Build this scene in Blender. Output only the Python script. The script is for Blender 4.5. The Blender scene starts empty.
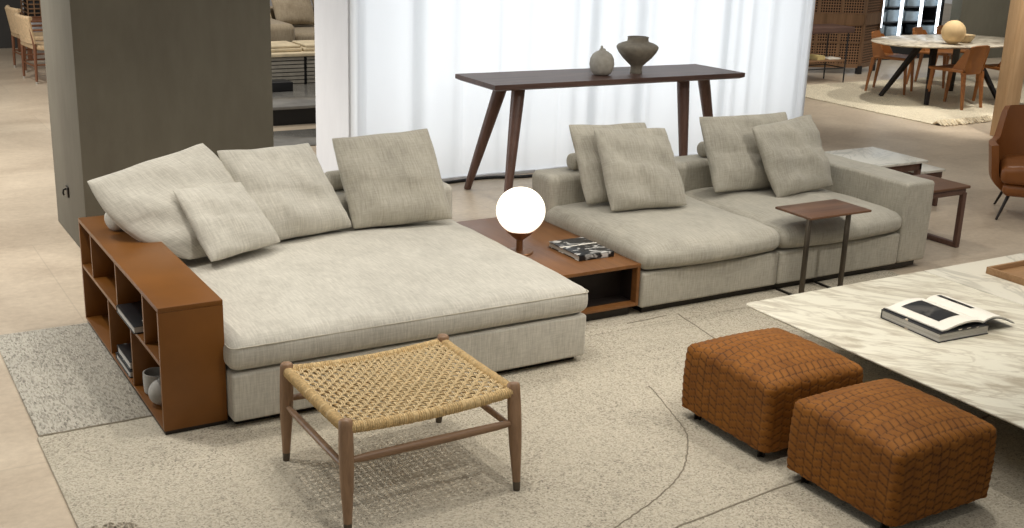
import bpy, math, random
from mathutils import Vector, Matrix
random.seed(7)
PI = math.pi
COL = bpy.context.scene.collection
SC = bpy.context.scene

# ------------------------------------------------------------------ materials
def srgb(r, g, b):
    f = lambda c: (c/255/12.92) if c/255 <= .04045 else ((c/255+.055)/1.055)**2.4
    return (f(r), f(g), f(b), 1)

class NT:
    def __init__(s, name, rough=.6, spec=.5, metal=0.0):
        s.m = bpy.data.materials.new(name); s.m.use_nodes = True
        s.t = s.m.node_tree; s.b = s.t.nodes['Principled BSDF']
        s.b.inputs['Roughness'].default_value = rough
        s.b.inputs['Specular IOR Level'].default_value = spec
        s.b.inputs['Metallic'].default_value = metal
    def n(s, typ, **kw):
        nd = s.t.nodes.new(typ)
        for k, v in kw.items():
            if k.startswith('i_'):
                key = k[2:].replace('_', ' ')
                nd.inputs[key].default_value = v
            else: setattr(nd, k, v)
        return nd
    def l(s, a, ao, b, bi): s.t.links.new(a.outputs[ao], b.inputs[bi])
    def coord(s, kind, scale=(1, 1, 1), rot=(0, 0, 0)):
        tc = s.n('ShaderNodeTexCoord'); mp = s.n('ShaderNodeMapping')
        mp.inputs['Scale'].default_value = scale; mp.inputs['Rotation'].default_value = rot
        s.l(tc, kind, mp, 'Vector'); return mp
    def noise(s, src, scale=1, detail=3, rough=.5, dist=0):
        nd = s.n('ShaderNodeTexNoise'); nd.inputs['Scale'].default_value = scale
        nd.inputs['Detail'].default_value = detail; nd.inputs['Roughness'].default_value = rough
        nd.inputs['Distortion'].default_value = dist
        s.l(src, 'Vector', nd, 'Vector'); return nd
    def ramp(s, src, out, stops):
        r = s.n('ShaderNodeValToRGB'); e = r.color_ramp.elements
        while len(e) < len(stops): e.new(.5)
        for i, (p, c) in enumerate(stops): e[i].position = p; e[i].color = c
        s.l(src, out, r, 'Fac'); return r
    def mix(s, fac, a, b, mode='MIX'):
        m = s.n('ShaderNodeMix', data_type='RGBA', blend_type=mode)
        for sock, v in ((0, fac), (6, a), (7, b)):
            if isinstance(v, tuple) and hasattr(v[0], 'outputs'): s.t.links.new(v[0].outputs[v[1]], m.inputs[sock])
            else: m.inputs[sock].default_value = v
        return m
    def color(s, nd, out): s.l(nd, out, s.b, 'Base Color')
    def bump(s, nd, out, strength=.3, dist=.01):
        b = s.n('ShaderNodeBump'); b.inputs['Strength'].default_value = strength; b.inputs['Distance'].default_value = dist
        s.l(nd, out, b, 'Height'); s.l(b, 'Normal', s.b, 'Normal')

def G(v): return (v, v, v, 1)
def plain(name, col, rough=.6, metal=0, var=.0, spec=.5, vs=20):
    t = NT(name, rough, spec, metal)
    if var:
        n = t.noise(t.coord('Object'), vs, 4)
        lo = tuple(c*(1-var) for c in col[:3])+(1,); hi = tuple(min(1, c*(1+var)) for c in col[:3])+(1,)
        r = t.ramp(n, 'Fac', [(.3, lo), (.7, hi)]); t.color(r, 'Color')
    else: t.b.inputs['Base Color'].default_value = col
    return t.m

def linen(name, lo, hi, k=1.0):
    t = NT(name, .95, .15)
    a = t.noise(t.coord('UV', (120*k, 11*k, 60)), 1, 3, .6)
    b = t.noise(t.coord('UV', (14*k, 160*k, 60)), 1, 2, .6)
    c = t.noise(t.coord('UV', (5, 4, 3)), 1, 3, .6)
    m1 = t.mix(.35, (a, 'Fac'), (b, 'Fac')); m2 = t.mix(.30, (m1, 2), (c, 'Fac'))
    r = t.ramp(m2, 2, [(.36, lo), (.62, hi)]); t.color(r, 'Color')
    t.bump(m1, 2, .35, .006)
    t.b.inputs['Sheen Weight'].default_value = .15
    return t.m

def wood(name, lo, hi, axis=0, rough=.45, k=1.0):
    t = NT(name, rough, .4)
    sc = [60*k, 60*k, 60*k]; sc[axis] = 3.0*k
    mp = t.coord('Object', tuple(sc)); a = t.noise(mp, 1, 5, .65, .6)
    sc2 = [9*k, 9*k, 9*k]; sc2[axis] = .8*k
    b = t.noise(t.coord('Object', tuple(sc2)), 1, 2, .5, .8)
    m = t.mix(.5, (a, 'Fac'), (b, 'Fac'))
    r = t.ramp(m, 2, [(.33, lo), (.66, hi)]); t.color(r, 'Color')
    t.bump(a, 'Fac', .08, .002)
    return t.m

def leather(name, lo, hi, rough=.42):
    t = NT(name, rough, .35)
    a = t.noise(t.coord('Object'), 3.5, 4, .6); r = t.ramp(a, 'Fac', [(.3, lo), (.7, hi)]); t.color(r, 'Color')
    g = t.noise(t.coord('Object'), 260, 2, .5); t.bump(g, 'Fac', .12, .002)
    return t.m

def woven_leather(name):
    t = NT(name, .7, .2)
    a = t.noise(t.coord('Object'), 9, 4, .6)
    r = t.ramp(a, 'Fac', [(.3, srgb(114, 68, 20)), (.7, srgb(140, 88, 30))])
    at = t.n('ShaderNodeAttribute', attribute_name='seam')
    m = t.mix((at, 'Fac'), (r, 'Color'), srgb(40, 19, 5)); t.color(m, 2)
    g = t.noise(t.coord('Object'), 220, 2); t.bump(g, 'Fac', .1, .002)
    return t.m

def marble(name, base, vein, dark, rot, sc=(2.2, 9, 3), lo=.5, hi=.62):
    t = NT(name, .28, .4)
    mp = t.coord('Object', tuple(1/q for q in sc), (0, 0, rot)); mp.vector_type = 'TEXTURE'
    a = t.noise(mp, 1, 7, .62, 1.4)
    mb_ = t.coord('Object', (2/sc[0], 2/sc[1], 1), (0, 0, rot+.1)); mb_.vector_type = 'TEXTURE'
    b = t.noise(mb_, 1, 5, .6, 1.2)
    ra = t.ramp(a, 'Fac', [(lo, G(0)), (hi, G(1))])
    rb = t.ramp(b, 'Fac', [(.47, G(0)), (.50, G(1)), (.53, G(0))])
    m = t.mix((ra, 'Color'), base, vein); m2 = t.mix((rb, 'Color'), (m, 2), dark)
    m3 = t.mix(.4, (m, 2), (m2, 2)); t.color(m3, 2)
    return t.m

def wool(name, lo, hi, kind='speckle'):
    t = NT(name, .98, .05)
    sc = (170, 48, 1) if kind == 'ribbed' else (150, 150, 1)
    v = t.n('ShaderNodeTexVoronoi'); v.inputs['Scale'].default_value = 1
    t.l(t.coord('Object', sc), 'Vector', v, 'Vector')
    sp = t.n('ShaderNodeSeparateColor'); t.l(v, 'Color', sp, 'Color')
    b = t.noise(t.coord('Object', (2.0, 2.0, 1)), 1, 3, .6)
    c = t.noise(t.coord('Object', (26, 26, 1)), 1, 3, .6)
    m = t.mix(.35, (sp, 'Red'), (b, 'Fac')); m2 = t.mix(.25, (m, 2), (c, 'Fac'))
    dk = tuple(q*.66 for q in lo[:3])+(1,)
    r = t.ramp(m2, 2, [(.24, dk), (.33, lo), (.64, hi)]); t.color(r, 'Color')
    t.bump(v, 'Distance', .45, .006)
    return t.m

def floor_mat():
    t = NT('beige_stone_floor', .38, .35)
    a = t.noise(t.coord('Object', (1.1, 1.6, 1)), 1, 6, .62, .5)
    s = t.noise(t.coord('Object', (22, 26, 1)), 1, 4, .7)
    m = t.mix(.35, (a, 'Fac'), (s, 'Fac'))
    r = t.ramp(m, 2, [(.33, srgb(174, 157, 136)), (.66, srgb(214, 198, 175))])
    br = t.n('ShaderNodeTexBrick', offset=0.5)
    br.inputs['Scale'].default_value = 1; br.inputs['Mortar Size'].default_value = .004
    br.inputs['Brick Width'].default_value = 1.6; br.inputs['Row Height'].default_value = 1.6
    br.inputs['Color1'].default_value = G(1); br.inputs['Color2'].default_value = G(.94); br.inputs['Mortar'].default_value = G(.86)
    t.l(t.coord('Object'), 'Vector', br, 'Vector')
    mm = t.mix(1, (r, 'Color'), (br, 'Color'), 'MULTIPLY'); t.color(mm, 2)
    t.bump(s, 'Fac', .06, .004)
    return t.m

def plaster(name, lo, hi):
    t = NT(name, .8, .2)
    a = t.noise(t.coord('Object', (1.2, 1.2, .8)), 1, 5, .6, .6)
    s = t.noise(t.coord('Object', (14, 14, 4)), 1, 4, .6)
    m = t.mix(.3, (a, 'Fac'), (s, 'Fac'))
    r = t.ramp(m, 2, [(.3, lo), (.7, hi)]); t.color(r, 'Color'); t.bump(s, 'Fac', .08, .01)
    return t.m

def emit(name, col, s):
    t = NT(name); t.b.inputs['Base Color'].default_value = col
    t.b.inputs['Emission Color'].default_value = col; t.b.inputs['Emission Strength'].default_value = s
    return t.m

def translucent(name, col):
    m = bpy.data.materials.new(name); m.use_nodes = True; t = m.node_tree
    t.nodes.remove(t.nodes['Principled BSDF']); out = t.nodes['Material Output']
    a = t.nodes.new('ShaderNodeBsdfTranslucent'); b = t.nodes.new('ShaderNodeBsdfDiffuse'); x = t.nodes.new('ShaderNodeMixShader')
    a.inputs[0].default_value = col; b.inputs[0].default_value = col; x.inputs[0].default_value = .35
    t.links.new(a.outputs[0], x.inputs[1]); t.links.new(b.outputs[0], x.inputs[2]); t.links.new(x.outputs[0], out.inputs[0])
    return m

def picture(name, dark, light, scale, lo=.45, hi=.55):
    t = NT(name, .35, .5)
    a = t.noise(t.coord('Object', scale), 1, 3, .6, .8)
    r = t.ramp(a, 'Fac', [(lo, dark), (hi, light)]); t.color(r, 'Color')
    return t.m

def pagelines(name, lo, hi, axis):
    t = NT(name, .8, .2); sc = [2, 2, 2]; sc[axis] = 500
    a = t.noise(t.coord('Object', tuple(sc)), 1, 2, .5)
    r = t.ramp(a, 'Fac', [(.35, lo), (.65, hi)]); t.color(r, 'Color'); return t.m

def cane(name, lo, hi, k):
    t = NT(name, .6, .3)
    br = t.n('ShaderNodeTexBrick', offset=0.0)
    br.inputs['Scale'].default_value = k; br.inputs['Mortar Size'].default_value = .16
    br.inputs['Brick Width'].default_value = 1; br.inputs['Row Height'].default_value = 1
    br.inputs['Color1'].default_value = lo; br.inputs['Color2'].default_value = lo; br.inputs['Mortar'].default_value = hi
    t.l(t.coord('UV'), 'Vector', br, 'Vector'); t.color(br, 'Color'); t.bump(br, 'Fac', -.4, .01)
    return t.m

M = {}
M['linen'] = linen('oatmeal_linen', srgb(170, 165, 153), srgb(204, 199, 186))
M['linen_dark'] = linen('greige_linen', srgb(152, 147, 134), srgb(184, 178, 163))
M['piping'] = plain('piping_linen', srgb(182, 175, 158), .9, var=.1)
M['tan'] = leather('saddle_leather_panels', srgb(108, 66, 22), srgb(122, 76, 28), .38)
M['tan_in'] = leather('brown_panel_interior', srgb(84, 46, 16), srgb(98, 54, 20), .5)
M['brownbox'] = wood('brown_veneer', srgb(104, 66, 34), srgb(132, 88, 48), 1, .36)
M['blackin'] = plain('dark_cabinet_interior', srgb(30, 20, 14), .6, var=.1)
M['plinth'] = plain('dark_bronze_metal', srgb(48, 44, 40), .35, .6, var=.08)
M['bronze'] = plain('brushed_bronze', srgb(92, 84, 74), .35, .7, var=.06)
M['chrome'] = plain('polished_steel', srgb(170, 168, 164), .22, 1)
M['walnut'] = wood('dark_walnut', srgb(66, 48, 42), srgb(102, 78, 68), 0, .45)
M['walnut_y'] = wood('walnut_side_top', srgb(82, 54, 36), srgb(116, 82, 58), 0, .38)
M['walnut_leg'] = wood('walnut_leg_wood', srgb(78, 54, 44), srgb(106, 78, 66), 2, .4)
M['stoolwood'] = wood('turned_stool_wood', srgb(118, 90, 66), srgb(156, 124, 94), 2, .45)
M['stoolrail'] = wood('stool_rail_wood', srgb(118, 90, 66), srgb(156, 124, 94), 0, .45)
M['rope'] = plain('paper_rope', srgb(210, 186, 142), .8, var=.22, vs=70)
M['rope_rail'] = plain('paper_rope_wrap', srgb(198, 170, 122), .8, var=.25, vs=90)
M['otto'] = woven_leather('woven_cognac_leather')
M['marble'] = marble('ivory_marble', srgb(226, 220, 200), srgb(180, 169, 147), srgb(152, 136, 112), -.92, (2.2, 8.5, 3), .46, .66)
M['marble2'] = marble('pale_marble', srgb(222, 216, 198), srgb(186, 178, 160), srgb(120, 114, 100), .9, (2, 3.4, 3), .58, .8)
M['marble3'] = marble('grey_veined_marble', srgb(222, 219, 208), srgb(184, 184, 174), srgb(140, 142, 134), .5, (2, 6, 3), .52, .7)
M['rug'] = wool('speckled_wool', srgb(168, 159, 142), srgb(194, 185, 166))
M['rug_rib'] = wool('ribbed_wool', srgb(154, 148, 136), srgb(190, 184, 170), 'ribbed')
M['rug_tuft'] = plain('rug_tuft_yarn', srgb(186, 176, 158), .95, var=.2, vs=60)
M['rug_seam'] = plain('rug_seam_cord', srgb(126, 117, 100), .95, var=.2, vs=60)
M['cream_rug'] = wool('cream_wool', srgb(205, 192, 165), srgb(232, 221, 196))
M['fringe'] = plain('cream_fringe', srgb(228, 214, 186), .95, var=.12, vs=60)
M['floor'] = floor_mat()
M['column'] = plaster('grey_brown_plaster', srgb(92, 86, 75), srgb(108, 103, 90))
M['darkwall'] = plaster('dark_grey_paint', srgb(66, 64, 62), srgb(76, 74, 72))
M['olivewall'] = plaster('dark_olive_paint', srgb(104, 101, 88), srgb(118, 114, 100))
M['whitewall'] = plaster('white_wall', srgb(214, 214, 216), srgb(226, 226, 228))
M['curtain'] = translucent('white_translucent_fabric', (.88, .90, .915, 1))
M['cable'] = plain('black_cable', srgb(20, 20, 22), .5)
M['globe'] = emit('warm_glowing_glass', (1, .92, .78, 1), 1.2)
M['copper'] = plain('bronzed_copper', srgb(134, 94, 62), .4, .5, var=.08)
M['ceramic'] = plain('matt_stoneware', srgb(134, 126, 112), .85, var=.14, vs=26)
M['ceramic_w'] = plain('pale_stoneware', srgb(172, 166, 154), .85, var=.12, vs=26)
M['ceramic_d'] = plain('grey_stoneware', srgb(158, 154, 146), .8, var=.1, vs=30)
M['black'] = plain('black_cover', srgb(22, 23, 26), .35)
M['pages'] = pagelines('page_block', srgb(150, 146, 138), srgb(206, 202, 194), 2)
M['paper'] = plain('white_page', srgb(232, 226, 212), .6, var=.02)
M['cover_bw'] = picture('black_white_cover', srgb(26, 26, 28), srgb(196, 194, 188), (10, 20, 9), .53, .60)
M['cover_dark'] = picture('mostly_black_cover', srgb(20, 20, 22), srgb(170, 168, 162), (7, 12, 9), .60, .64)
M['photo'] = picture('printed_photograph', srgb(14, 14, 15), srgb(96, 92, 86), (5, 7, 5), .5, .75)
M['cover_b'] = picture('cover_with_blocks', srgb(24, 24, 27), srgb(205, 190, 165), (4, 6, 4), .6, .62)
M['tray'] = wood('oak_tray', srgb(134, 100, 66), srgb(166, 130, 92), 0, .5)
M['cognac'] = leather('cognac_leather', srgb(122, 73, 34), srgb(140, 87, 44), .38)
M['orange'] = leather('tan_saddle_leather', srgb(134, 82, 38), srgb(150, 97, 50), .5)
M['darkleg'] = plain('dark_metal_leg', srgb(44, 38, 34), .4, .5)
M['chairleg'] = wood('brown_chair_leg', srgb(84, 52, 34), srgb(110, 72, 48), 2, .45)
M['stone_ball'] = plain('sandstone_ball', srgb(222, 190, 140), .7, var=.06)
M['bowl'] = plain('sand_bowl', srgb(200, 178, 140), .6, var=.05)
M['oakpost'] = wood('pale_oak', srgb(178, 142, 102), srgb(206, 172, 132), 2, .5)
M['grey_panel'] = plain('mauve_grey_panel', srgb(120, 116, 124), .4, var=.05)
M['cane'] = cane('brown_cane', srgb(36, 26, 20), srgb(146, 110, 80), 26)
M['cane_g'] = cane('grey_cane', srgb(78, 76, 72), srgb(128, 122, 112), 60)
M['screenframe'] = wood('brown_screen_frame', srgb(104, 78, 54), srgb(136, 104, 76), 2, .45)
M['shelf_grey'] = plain('blue_grey_box', srgb(128, 142, 150), .45, var=.06)
M['shelf_black'] = plain('black_shelving', srgb(22, 22, 24), .5)
M['strip'] = emit('led_strip', (.86, .93, 1, 1), 3.0)
M['beechrope'] = plain('pale_woven_cord', srgb(206, 178, 140), .8, var=.16, vs=40)
M['redwood'] = wood('reddish_chair_wood', srgb(104, 66, 44), srgb(132, 88, 62), 2, .45)
M['farlinen'] = linen('far_taupe_linen', srgb(140, 126, 104), srgb(176, 161, 138))
M['farpale'] = plain('pale_folded_textile', srgb(196, 180, 150), .9, var=.15, vs=10)
M['slat'] = plain('grey_ribbed_front', srgb(150, 144, 132), .5, var=.12)
M['gloss'] = plain('glossy_grey_lacquer', srgb(124, 121, 115), .14, var=.25, vs=4)
M['yel'] = plain('pale_paper_book', srgb(196, 176, 120), .7)

# ------------------------------------------------------------------ mesh building
class MB:
    def __init__(s): s.v = []; s.f = []; s.uv = None; s.mi = []; s.cur = 0
    def mat(s, i): s.cur = i; return s
    def add(s, vs, fs):
        o = len(s.v); s.v += [tuple(p) for p in vs]; s.f += [tuple(i+o for i in f) for f in fs]; s.mi += [s.cur]*len(fs)
        return s
    def box(s, x0, x1, y0, y1, z0, z1):
        return s.add([(x0,y0,z0),(x1,y0,z0),(x1,y1,z0),(x0,y1,z0),(x0,y0,z1),(x1,y0,z1),(x1,y1,z1),(x0,y1,z1)],
              [(3,2,1,0),(4,5,6,7),(0,1,5,4),(1,2,6,5),(2,3,7,6),(3,0,4,7)])
    def soft(s, x0, x1, y0, y1, z0, z1, r=.01, seg=2, n=1, fn=None):
        """rounded box; n = inner divisions of each side, fn(p)->p deforms it"""
        h = [(x1-x0)/2, (y1-y0)/2, (z1-z0)/2]; c = [(x0+x1)/2, (y0+y1)/2, (z0+z1)/2]
        r = min(r, min(h)*.98); nn = n if isinstance(n, (tuple, list)) else (n, n, n)
        ax = []
        for k in range(3):
            a = [-h[k]+r*(i/seg) for i in range(seg)]
            a += [-h[k]+r+(2*h[k]-2*r)*i/nn[k] for i in range(nn[k]+1)]
            a += [h[k]-r+r*(i+1)/seg for i in range(seg)]; ax.append(a)
        idx = {}; vs = []; fs = []
        def vid(i, j, k):
            key = (i, j, k)
            if key not in idx:
                q = (ax[0][i], ax[1][j], ax[2][k])
                e = [max(-(h[d]-r), min(h[d]-r, q[d])) for d in range(3)]
                d = Vector([q[t]-e[t] for t in range(3)])
                # cube->sphere angle remap for even arcs
                dd = Vector([math.tan(max(-1, min(1, t/r))*PI/4) if abs(r) > 1e-9 else 0 for t in d])
                if dd.length > 1e-9: d = dd.normalized()*r
                p = Vector(e)+d+Vector(c)
                if fn: p = fn(p)
                idx[key] = len(vs); vs.append(tuple(p))
            return idx[key]
        N = [len(a)-1 for a in ax]
        for i in range(N[0]):
            for j in range(N[1]):
                fs.append((vid(i,j+1,0),vid(i+1,j+1,0),vid(i+1,j,0),vid(i,j,0)))
                fs.append((vid(i,j,N[2]),vid(i+1,j,N[2]),vid(i+1,j+1,N[2]),vid(i,j+1,N[2])))
        for i in range(N[0]):
            for k in range(N[2]):
                fs.append((vid(i,0,k),vid(i+1,0,k),vid(i+1,0,k+1),vid(i,0,k+1)))
                fs.append((vid(i,N[1],k+1),vid(i+1,N[1],k+1),vid(i+1,N[1],k),vid(i,N[1],k)))
        for j in range(N[1]):
            for k in range(N[2]):
                fs.append((vid(0,j,k+1),vid(0,j+1,k+1),vid(0,j+1,k),vid(0,j,k)))
                fs.append((vid(N[0],j,k),vid(N[0],j+1,k),vid(N[0],j+1,k+1),vid(N[0],j,k+1)))
        return s.add(vs, fs)
    def tube(s, pts, rad, n=10, cap=True, flat=None):
        pts = [Vector(p) for p in pts]; m = len(pts)
        R = rad if isinstance(rad, (list, tuple)) else [rad]*m
        vs = []; fs = []; up = None
        for i, p in enumerate(pts):
            t = (pts[min(i+1, m-1)]-pts[max(i-1, 0)]).normalized()
            if up is None:
                up = Vector((0, 0, 1)) if abs(t.z) < .9 else Vector((0, 1, 0))
            a = t.cross(up)
            if a.length < 1e-6: a = t.cross(Vector((1, 0, 0)))
            a.normalize(); b = a.cross(t).normalized(); up = b
            for k in range(n):
                an = 2*PI*k/n; w = R[i]
                vs.append(p+a*math.cos(an)*w+b*math.sin(an)*w*(flat if flat else 1))
        for i in range(m-1):
            for k in range(n):
                k2 = (k+1) % n
                fs.append((i*n+k, i*n+k2, (i+1)*n+k2, (i+1)*n+k))
        if cap: fs.append(tuple(range(n-1, -1, -1))); fs.append(tuple((m-1)*n+k for k in range(n)))
        return s.add(vs, fs)
    def bar(s, a, b, w, d, up=(0, 0, 1), w2=None, d2=None):
        a = Vector(a); b = Vector(b); t = (b-a).normalized(); u = Vector(up)
        x = t.cross(u)
        if x.length < 1e-4: x = t.cross(Vector((0, 1, 0)))
        x.normalize(); y = x.cross(t).normalized(); vs = []
        for p, ww, dd in ((a, w, d), (b, w2 or w, d2 or d)):
            for sx, sy in ((-1,-1),(1,-1),(1,1),(-1,1)): vs.append(p+x*sx*ww/2+y*sy*dd/2)
        return s.add(vs, [(3,2,1,0),(4,5,6,7),(0,1,5,4),(1,2,6,5),(2,3,7,6),(3,0,4,7)])
    def lathe(s, prof, c=(0, 0, 0), n=32):
        vs = []; fs = []; m = len(prof)
        for r, z in prof:
            for k in range(n):
                a = 2*PI*k/n; vs.append((c[0]+r*math.cos(a), c[1]+r*math.sin(a), c[2]+z))
        for i in range(m-1):
            for k in range(n):
                k2 = (k+1) % n; fs.append((i*n+k, i*n+k2, (i+1)*n+k2, (i+1)*n+k))
        fs.append(tuple(range(n-1, -1, -1))); fs.append(tuple((m-1)*n+k for k in range(n)))
        return s.add(vs, fs)
    def prism(s, poly, z0, z1):
        n = len(poly); vs = [(x, y, z0) for x, y in poly]+[(x, y, z1) for x, y in poly]
        fs = [tuple(range(n-1, -1, -1)), tuple(range(n, 2*n))]+[(i, (i+1) % n, n+(i+1) % n, n+i) for i in range(n)]
        return s.add(vs, fs)
    def sheet(s, fn, nu, nv, th=0):
        """grid surface fn(u,v)->Vector, thickened along its normal when th"""
        P = [[Vector(fn(i/nu, j/nv)) for j in range(nv+1)] for i in range(nu+1)]
        def nor(i, j):
            a = P[min(i+1, nu)][j]-P[max(i-1, 0)][j]; b = P[i][min(j+1, nv)]-P[i][max(j-1, 0)]
            c = a.cross(b); return c.normalized() if c.length else Vector((0, 0, 1))
        W = nv+1; vs = [P[i][j] for i in range(nu+1) for j in range(W)]
        q = lambda i, j, o=0: o+i*W+j
        fs = [(q(i,j), q(i+1,j), q(i+1,j+1), q(i,j+1)) for i in range(nu) for j in range(nv)]
        if th:
            o = len(vs); vs += [P[i][j]-nor(i, j)*th for i in range(nu+1) for j in range(W)]
            fs += [(q(i,j+1,o), q(i+1,j+1,o), q(i+1,j,o), q(i,j,o)) for i in range(nu) for j in range(nv)]
            for i in range(nu):
                fs += [(q(i+1,0), q(i,0), q(i,0,o), q(i+1,0,o)), (q(i,nv), q(i+1,nv), q(i+1,nv,o), q(i,nv,o))]
            for j in range(nv):
                fs += [(q(0,j), q(0,j+1), q(0,j+1,o), q(0,j,o)), (q(nu,j+1), q(nu,j), q(nu,j,o), q(nu,j+1,o))]
        return s.add(vs, fs)
    def build(s, name, mat, parent=None, smooth=40, uv=None, org=None):
        me = bpy.data.meshes.new(name)
        if org is None: org = ORG.get(parent.name, (0, 0, 0)) if parent else (0, 0, 0)
        me.from_pydata([(x-org[0], y-org[1], z-org[2]) for x, y, z in s.v], [], s.f); me.update()
        mats = mat if isinstance(mat, (list, tuple)) else [mat]
        for m in mats: me.materials.append(m)
        for p, i in zip(me.polygons, s.mi): p.material_index = i
        ul = me.uv_layers.new(name='UVMap')
        for p in me.polygons:
            nx, ny, nz = (abs(t) for t in p.normal)
            for li in p.loop_indices:
                vi = me.loops[li].vertex_index
                if uv: ul.data[li].uv = uv[vi]; continue
                x, y, z = me.vertices[vi].co
                ul.data[li].uv = (x, y) if nz >= max(nx, ny) else ((x, z) if ny >= nx else (y, z))
        if smooth:
            for p in me.polygons: p.use_smooth = True
            me.set_sharp_from_angle(angle=math.radians(smooth))
        o = bpy.data.objects.new(name, me); COL.objects.link(o)
        if parent: o.parent = parent; ORG[o.name] = org
        else: o.location = org
        return o

ORG = {}
def tag(o, label=None, cat=None, group=None, kind=None):
    if label: o['label'] = label
    if cat: o['category'] = cat
    if group: o['group'] = group
    if kind: o['kind'] = kind
    return o
def thing(name, label, cat, loc, group=None, rot=0, local=False):
    o = bpy.data.objects.new(name, None); COL.objects.link(o); o.location = loc; o.rotation_euler = (0, 0, rot)
    o.empty_display_size = .1
    ORG[o.name] = (0, 0, 0) if local else tuple(loc)
    return tag(o, label, cat, group)
def copy_thing(o, loc, rot, label, group=None):
    def rec(a, par):
        c = a.copy(); COL.objects.link(c)
        if par: c.parent = par
        for ch in list(a.children): rec(ch, c)
        return c
    r = rec(o, None); r.location = loc; r.rotation_euler = (0, 0, rot); r['label'] = label
    if group: r['group'] = group
    return r
def struct(o): o['kind'] = 'structure'; return o
def lerp(a, b, t): return a+(b-a)*t
def hsh(x, y=0, z=0):
    return math.sin(x*1.7+y*2.3+1.1)*math.sin(x*.9-y*1.3+z*1.9+.4)

# ------------------------------------------------------------------ setting
struct(MB().box(-9, 26, -9, 24, -.1, 0).build('floor', M['floor'], smooth=0))
struct(MB().box(-9, 1.62, 13.6, 13.75, 0, 3.6).build('wall_left', M['darkwall'], smooth=0))
struct(MB().box(1.62, 12.9, 13.62, 13.77, 0, 3.6).build('wall_back', M['whitewall'], smooth=0))
struct(MB().box(15.12, 22, 8.4, 8.6, 0, 3.6).build('wall_right', M['olivewall'], smooth=0))
col = struct(MB().soft(.255, 1.475, 2.74, 3.73, 0, 3.6, .006, 1).build('wall_column', M['column'], smooth=30))
ck = thing('wall_hook', 'small dark metal hook plate on the pale side of the grey column', 'hook', (.25, 3.26, .32))
MB().soft(.243, .2545, 3.225, 3.295, .285, .355, .004, 1).build('plate', M['plinth'], ck)
MB().tube([(.245, 3.26, .34), (.225, 3.255, .335), (.22, 3.25, .315), (.225, 3.248, .30)], .006, 8).build('peg', M['plinth'], ck)
# light box partition
pw = MB()
pw.box(2.479, 2.52, 3.86, 4.55, 0, 3.2); pw.box(2.52, 7.32, 4.50, 4.55, 0, 3.2)
pw.box(7.27, 7.32, 3.86, 4.50, 0, 3.2); pw.box(2.479, 7.32, 3.86, 4.55, 3.2, 3.24)
struct(pw.build('wall_lightbox', M['whitewall'], smooth=0))
tr = MB().box(2.49, 7.31, 3.80, 3.86, 0.0, .022)
struct(tr.build('trim_1', M['whitewall'], smooth=0))
cu = MB()
def curt(u, v):
    x = lerp(2.482, 7.315, u)
    a = .012*math.sin(x*7.1+.5*math.sin(x*2.3))+.006*math.sin(x*17.3+1.2*math.sin(x*3.1))
    k = (x*2.15) % 1.0
    a += .014*math.exp(-((k-.5)/.05)**2)
    return (x, 3.83+a*.8, .024+3.15*v)
cu.sheet(curt, 420, 3)
bc = (cu.build('backlit_curtain', M['curtain'], smooth=80))
tag(bc, 'glowing white backlit curtain hanging behind the long dark console table', 'curtain')
xx = 2.56
while xx < 7.25:
    wd = random.choice((.02, .04, .07, .10)); m_ = MB(); x0_ = xx
    m_.sheet(lambda u, v: (x0_+wd*u, 3.868+.004*math.sin(u*9), .03+3.1*v), 6, 2).build('overlap_fold', M['curtain'], bc, smooth=80, org=tuple(bc.location))
    xx += random.uniform(.16, .48)
cab = MB()
pts = []
for i in range(70):
    x = 2.75+i*.065
    pts.append((x, 3.70+.035*math.sin(x*4.1)+.02*math.sin(x*9), .013))
cab.tube(pts, .013, 8)
tag(cab.build('power_cord', M['cable'], smooth=60), 'black cord lying on the floor along the foot of the glowing curtain', 'cord')

# ------------------------------------------------------------------ foreground rug
rg = thing('patchwork_rug', 'large beige patchwork wool rug under the pale sofas and woven stool', 'rug', (2.0, -1, 0))
MB().soft(-.47, 4.78, -3.4, .227, .001, .012, .004, 1).build('speckled_field', M['rug'], rg)
MB().soft(.015, 4.78, .231, 1.55, .001, .012, .004, 1).build('rear_field', M['rug'], rg)
MB().soft(-.46, .012, .231, 1.55, .001, .013, .004, 1).build('ribbed_patch', M['rug_rib'], rg)
def seam(pts, r=.004):
    mb = MB(); P = [Vector((x, y, .0125)) for x, y in pts]; Q = []
    for i in range(len(P)-1):
        k = max(2, int((P[i+1]-P[i]).length/.05))
        for j in range(k): Q.append(P[i].lerp(P[i+1], j/k))
    Q.append(P[-1]); Q = [q+Vector((random.uniform(-1, 1)*.003, random.uniform(-1, 1)*.003, 0)) for q in Q]
    mb.tube(Q, r, 6, flat=.6).build('seam', M['rug_seam'], rg, smooth=60)
arc = [(2.19, -.47), (2.167, -.562), (2.10, -.76), (2.024, -.963), (1.901, -1.126), (1.763, -1.26), (1.565, -1.377), (1.357, -1.464), (1.12, -1.544), (.887, -1.575)]
def spline(P, k=6):
    Q = []
    for i in range(len(P)-1):
        a, b, c, d = (Vector(P[max(i-1, 0)]), Vector(P[i]), Vector(P[i+1]), Vector(P[min(i+2, len(P)-1)]))
        for j in range(k):
            t = j/k; Q.append(.5*((2*b)+(c-a)*t+(2*a-5*b+4*c-d)*t*t+(3*b-a-3*c+d)*t**3))
    return Q+[Vector(P[-1])]
seam(spline(arc), .0035)
seam([(-.46, .229), (0, .229)], .006)
seam([(2.98, .30), (2.91, -.1), (2.9, -.3)]); seam([(2.62, .296), (2.9, .308)])
seam([(4.3, -1.4), (3.2, -1.475), (2.1, -1.54), (1.6, -1.59), (1.35, -1.62)], .005)
pz = MB()
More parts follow.
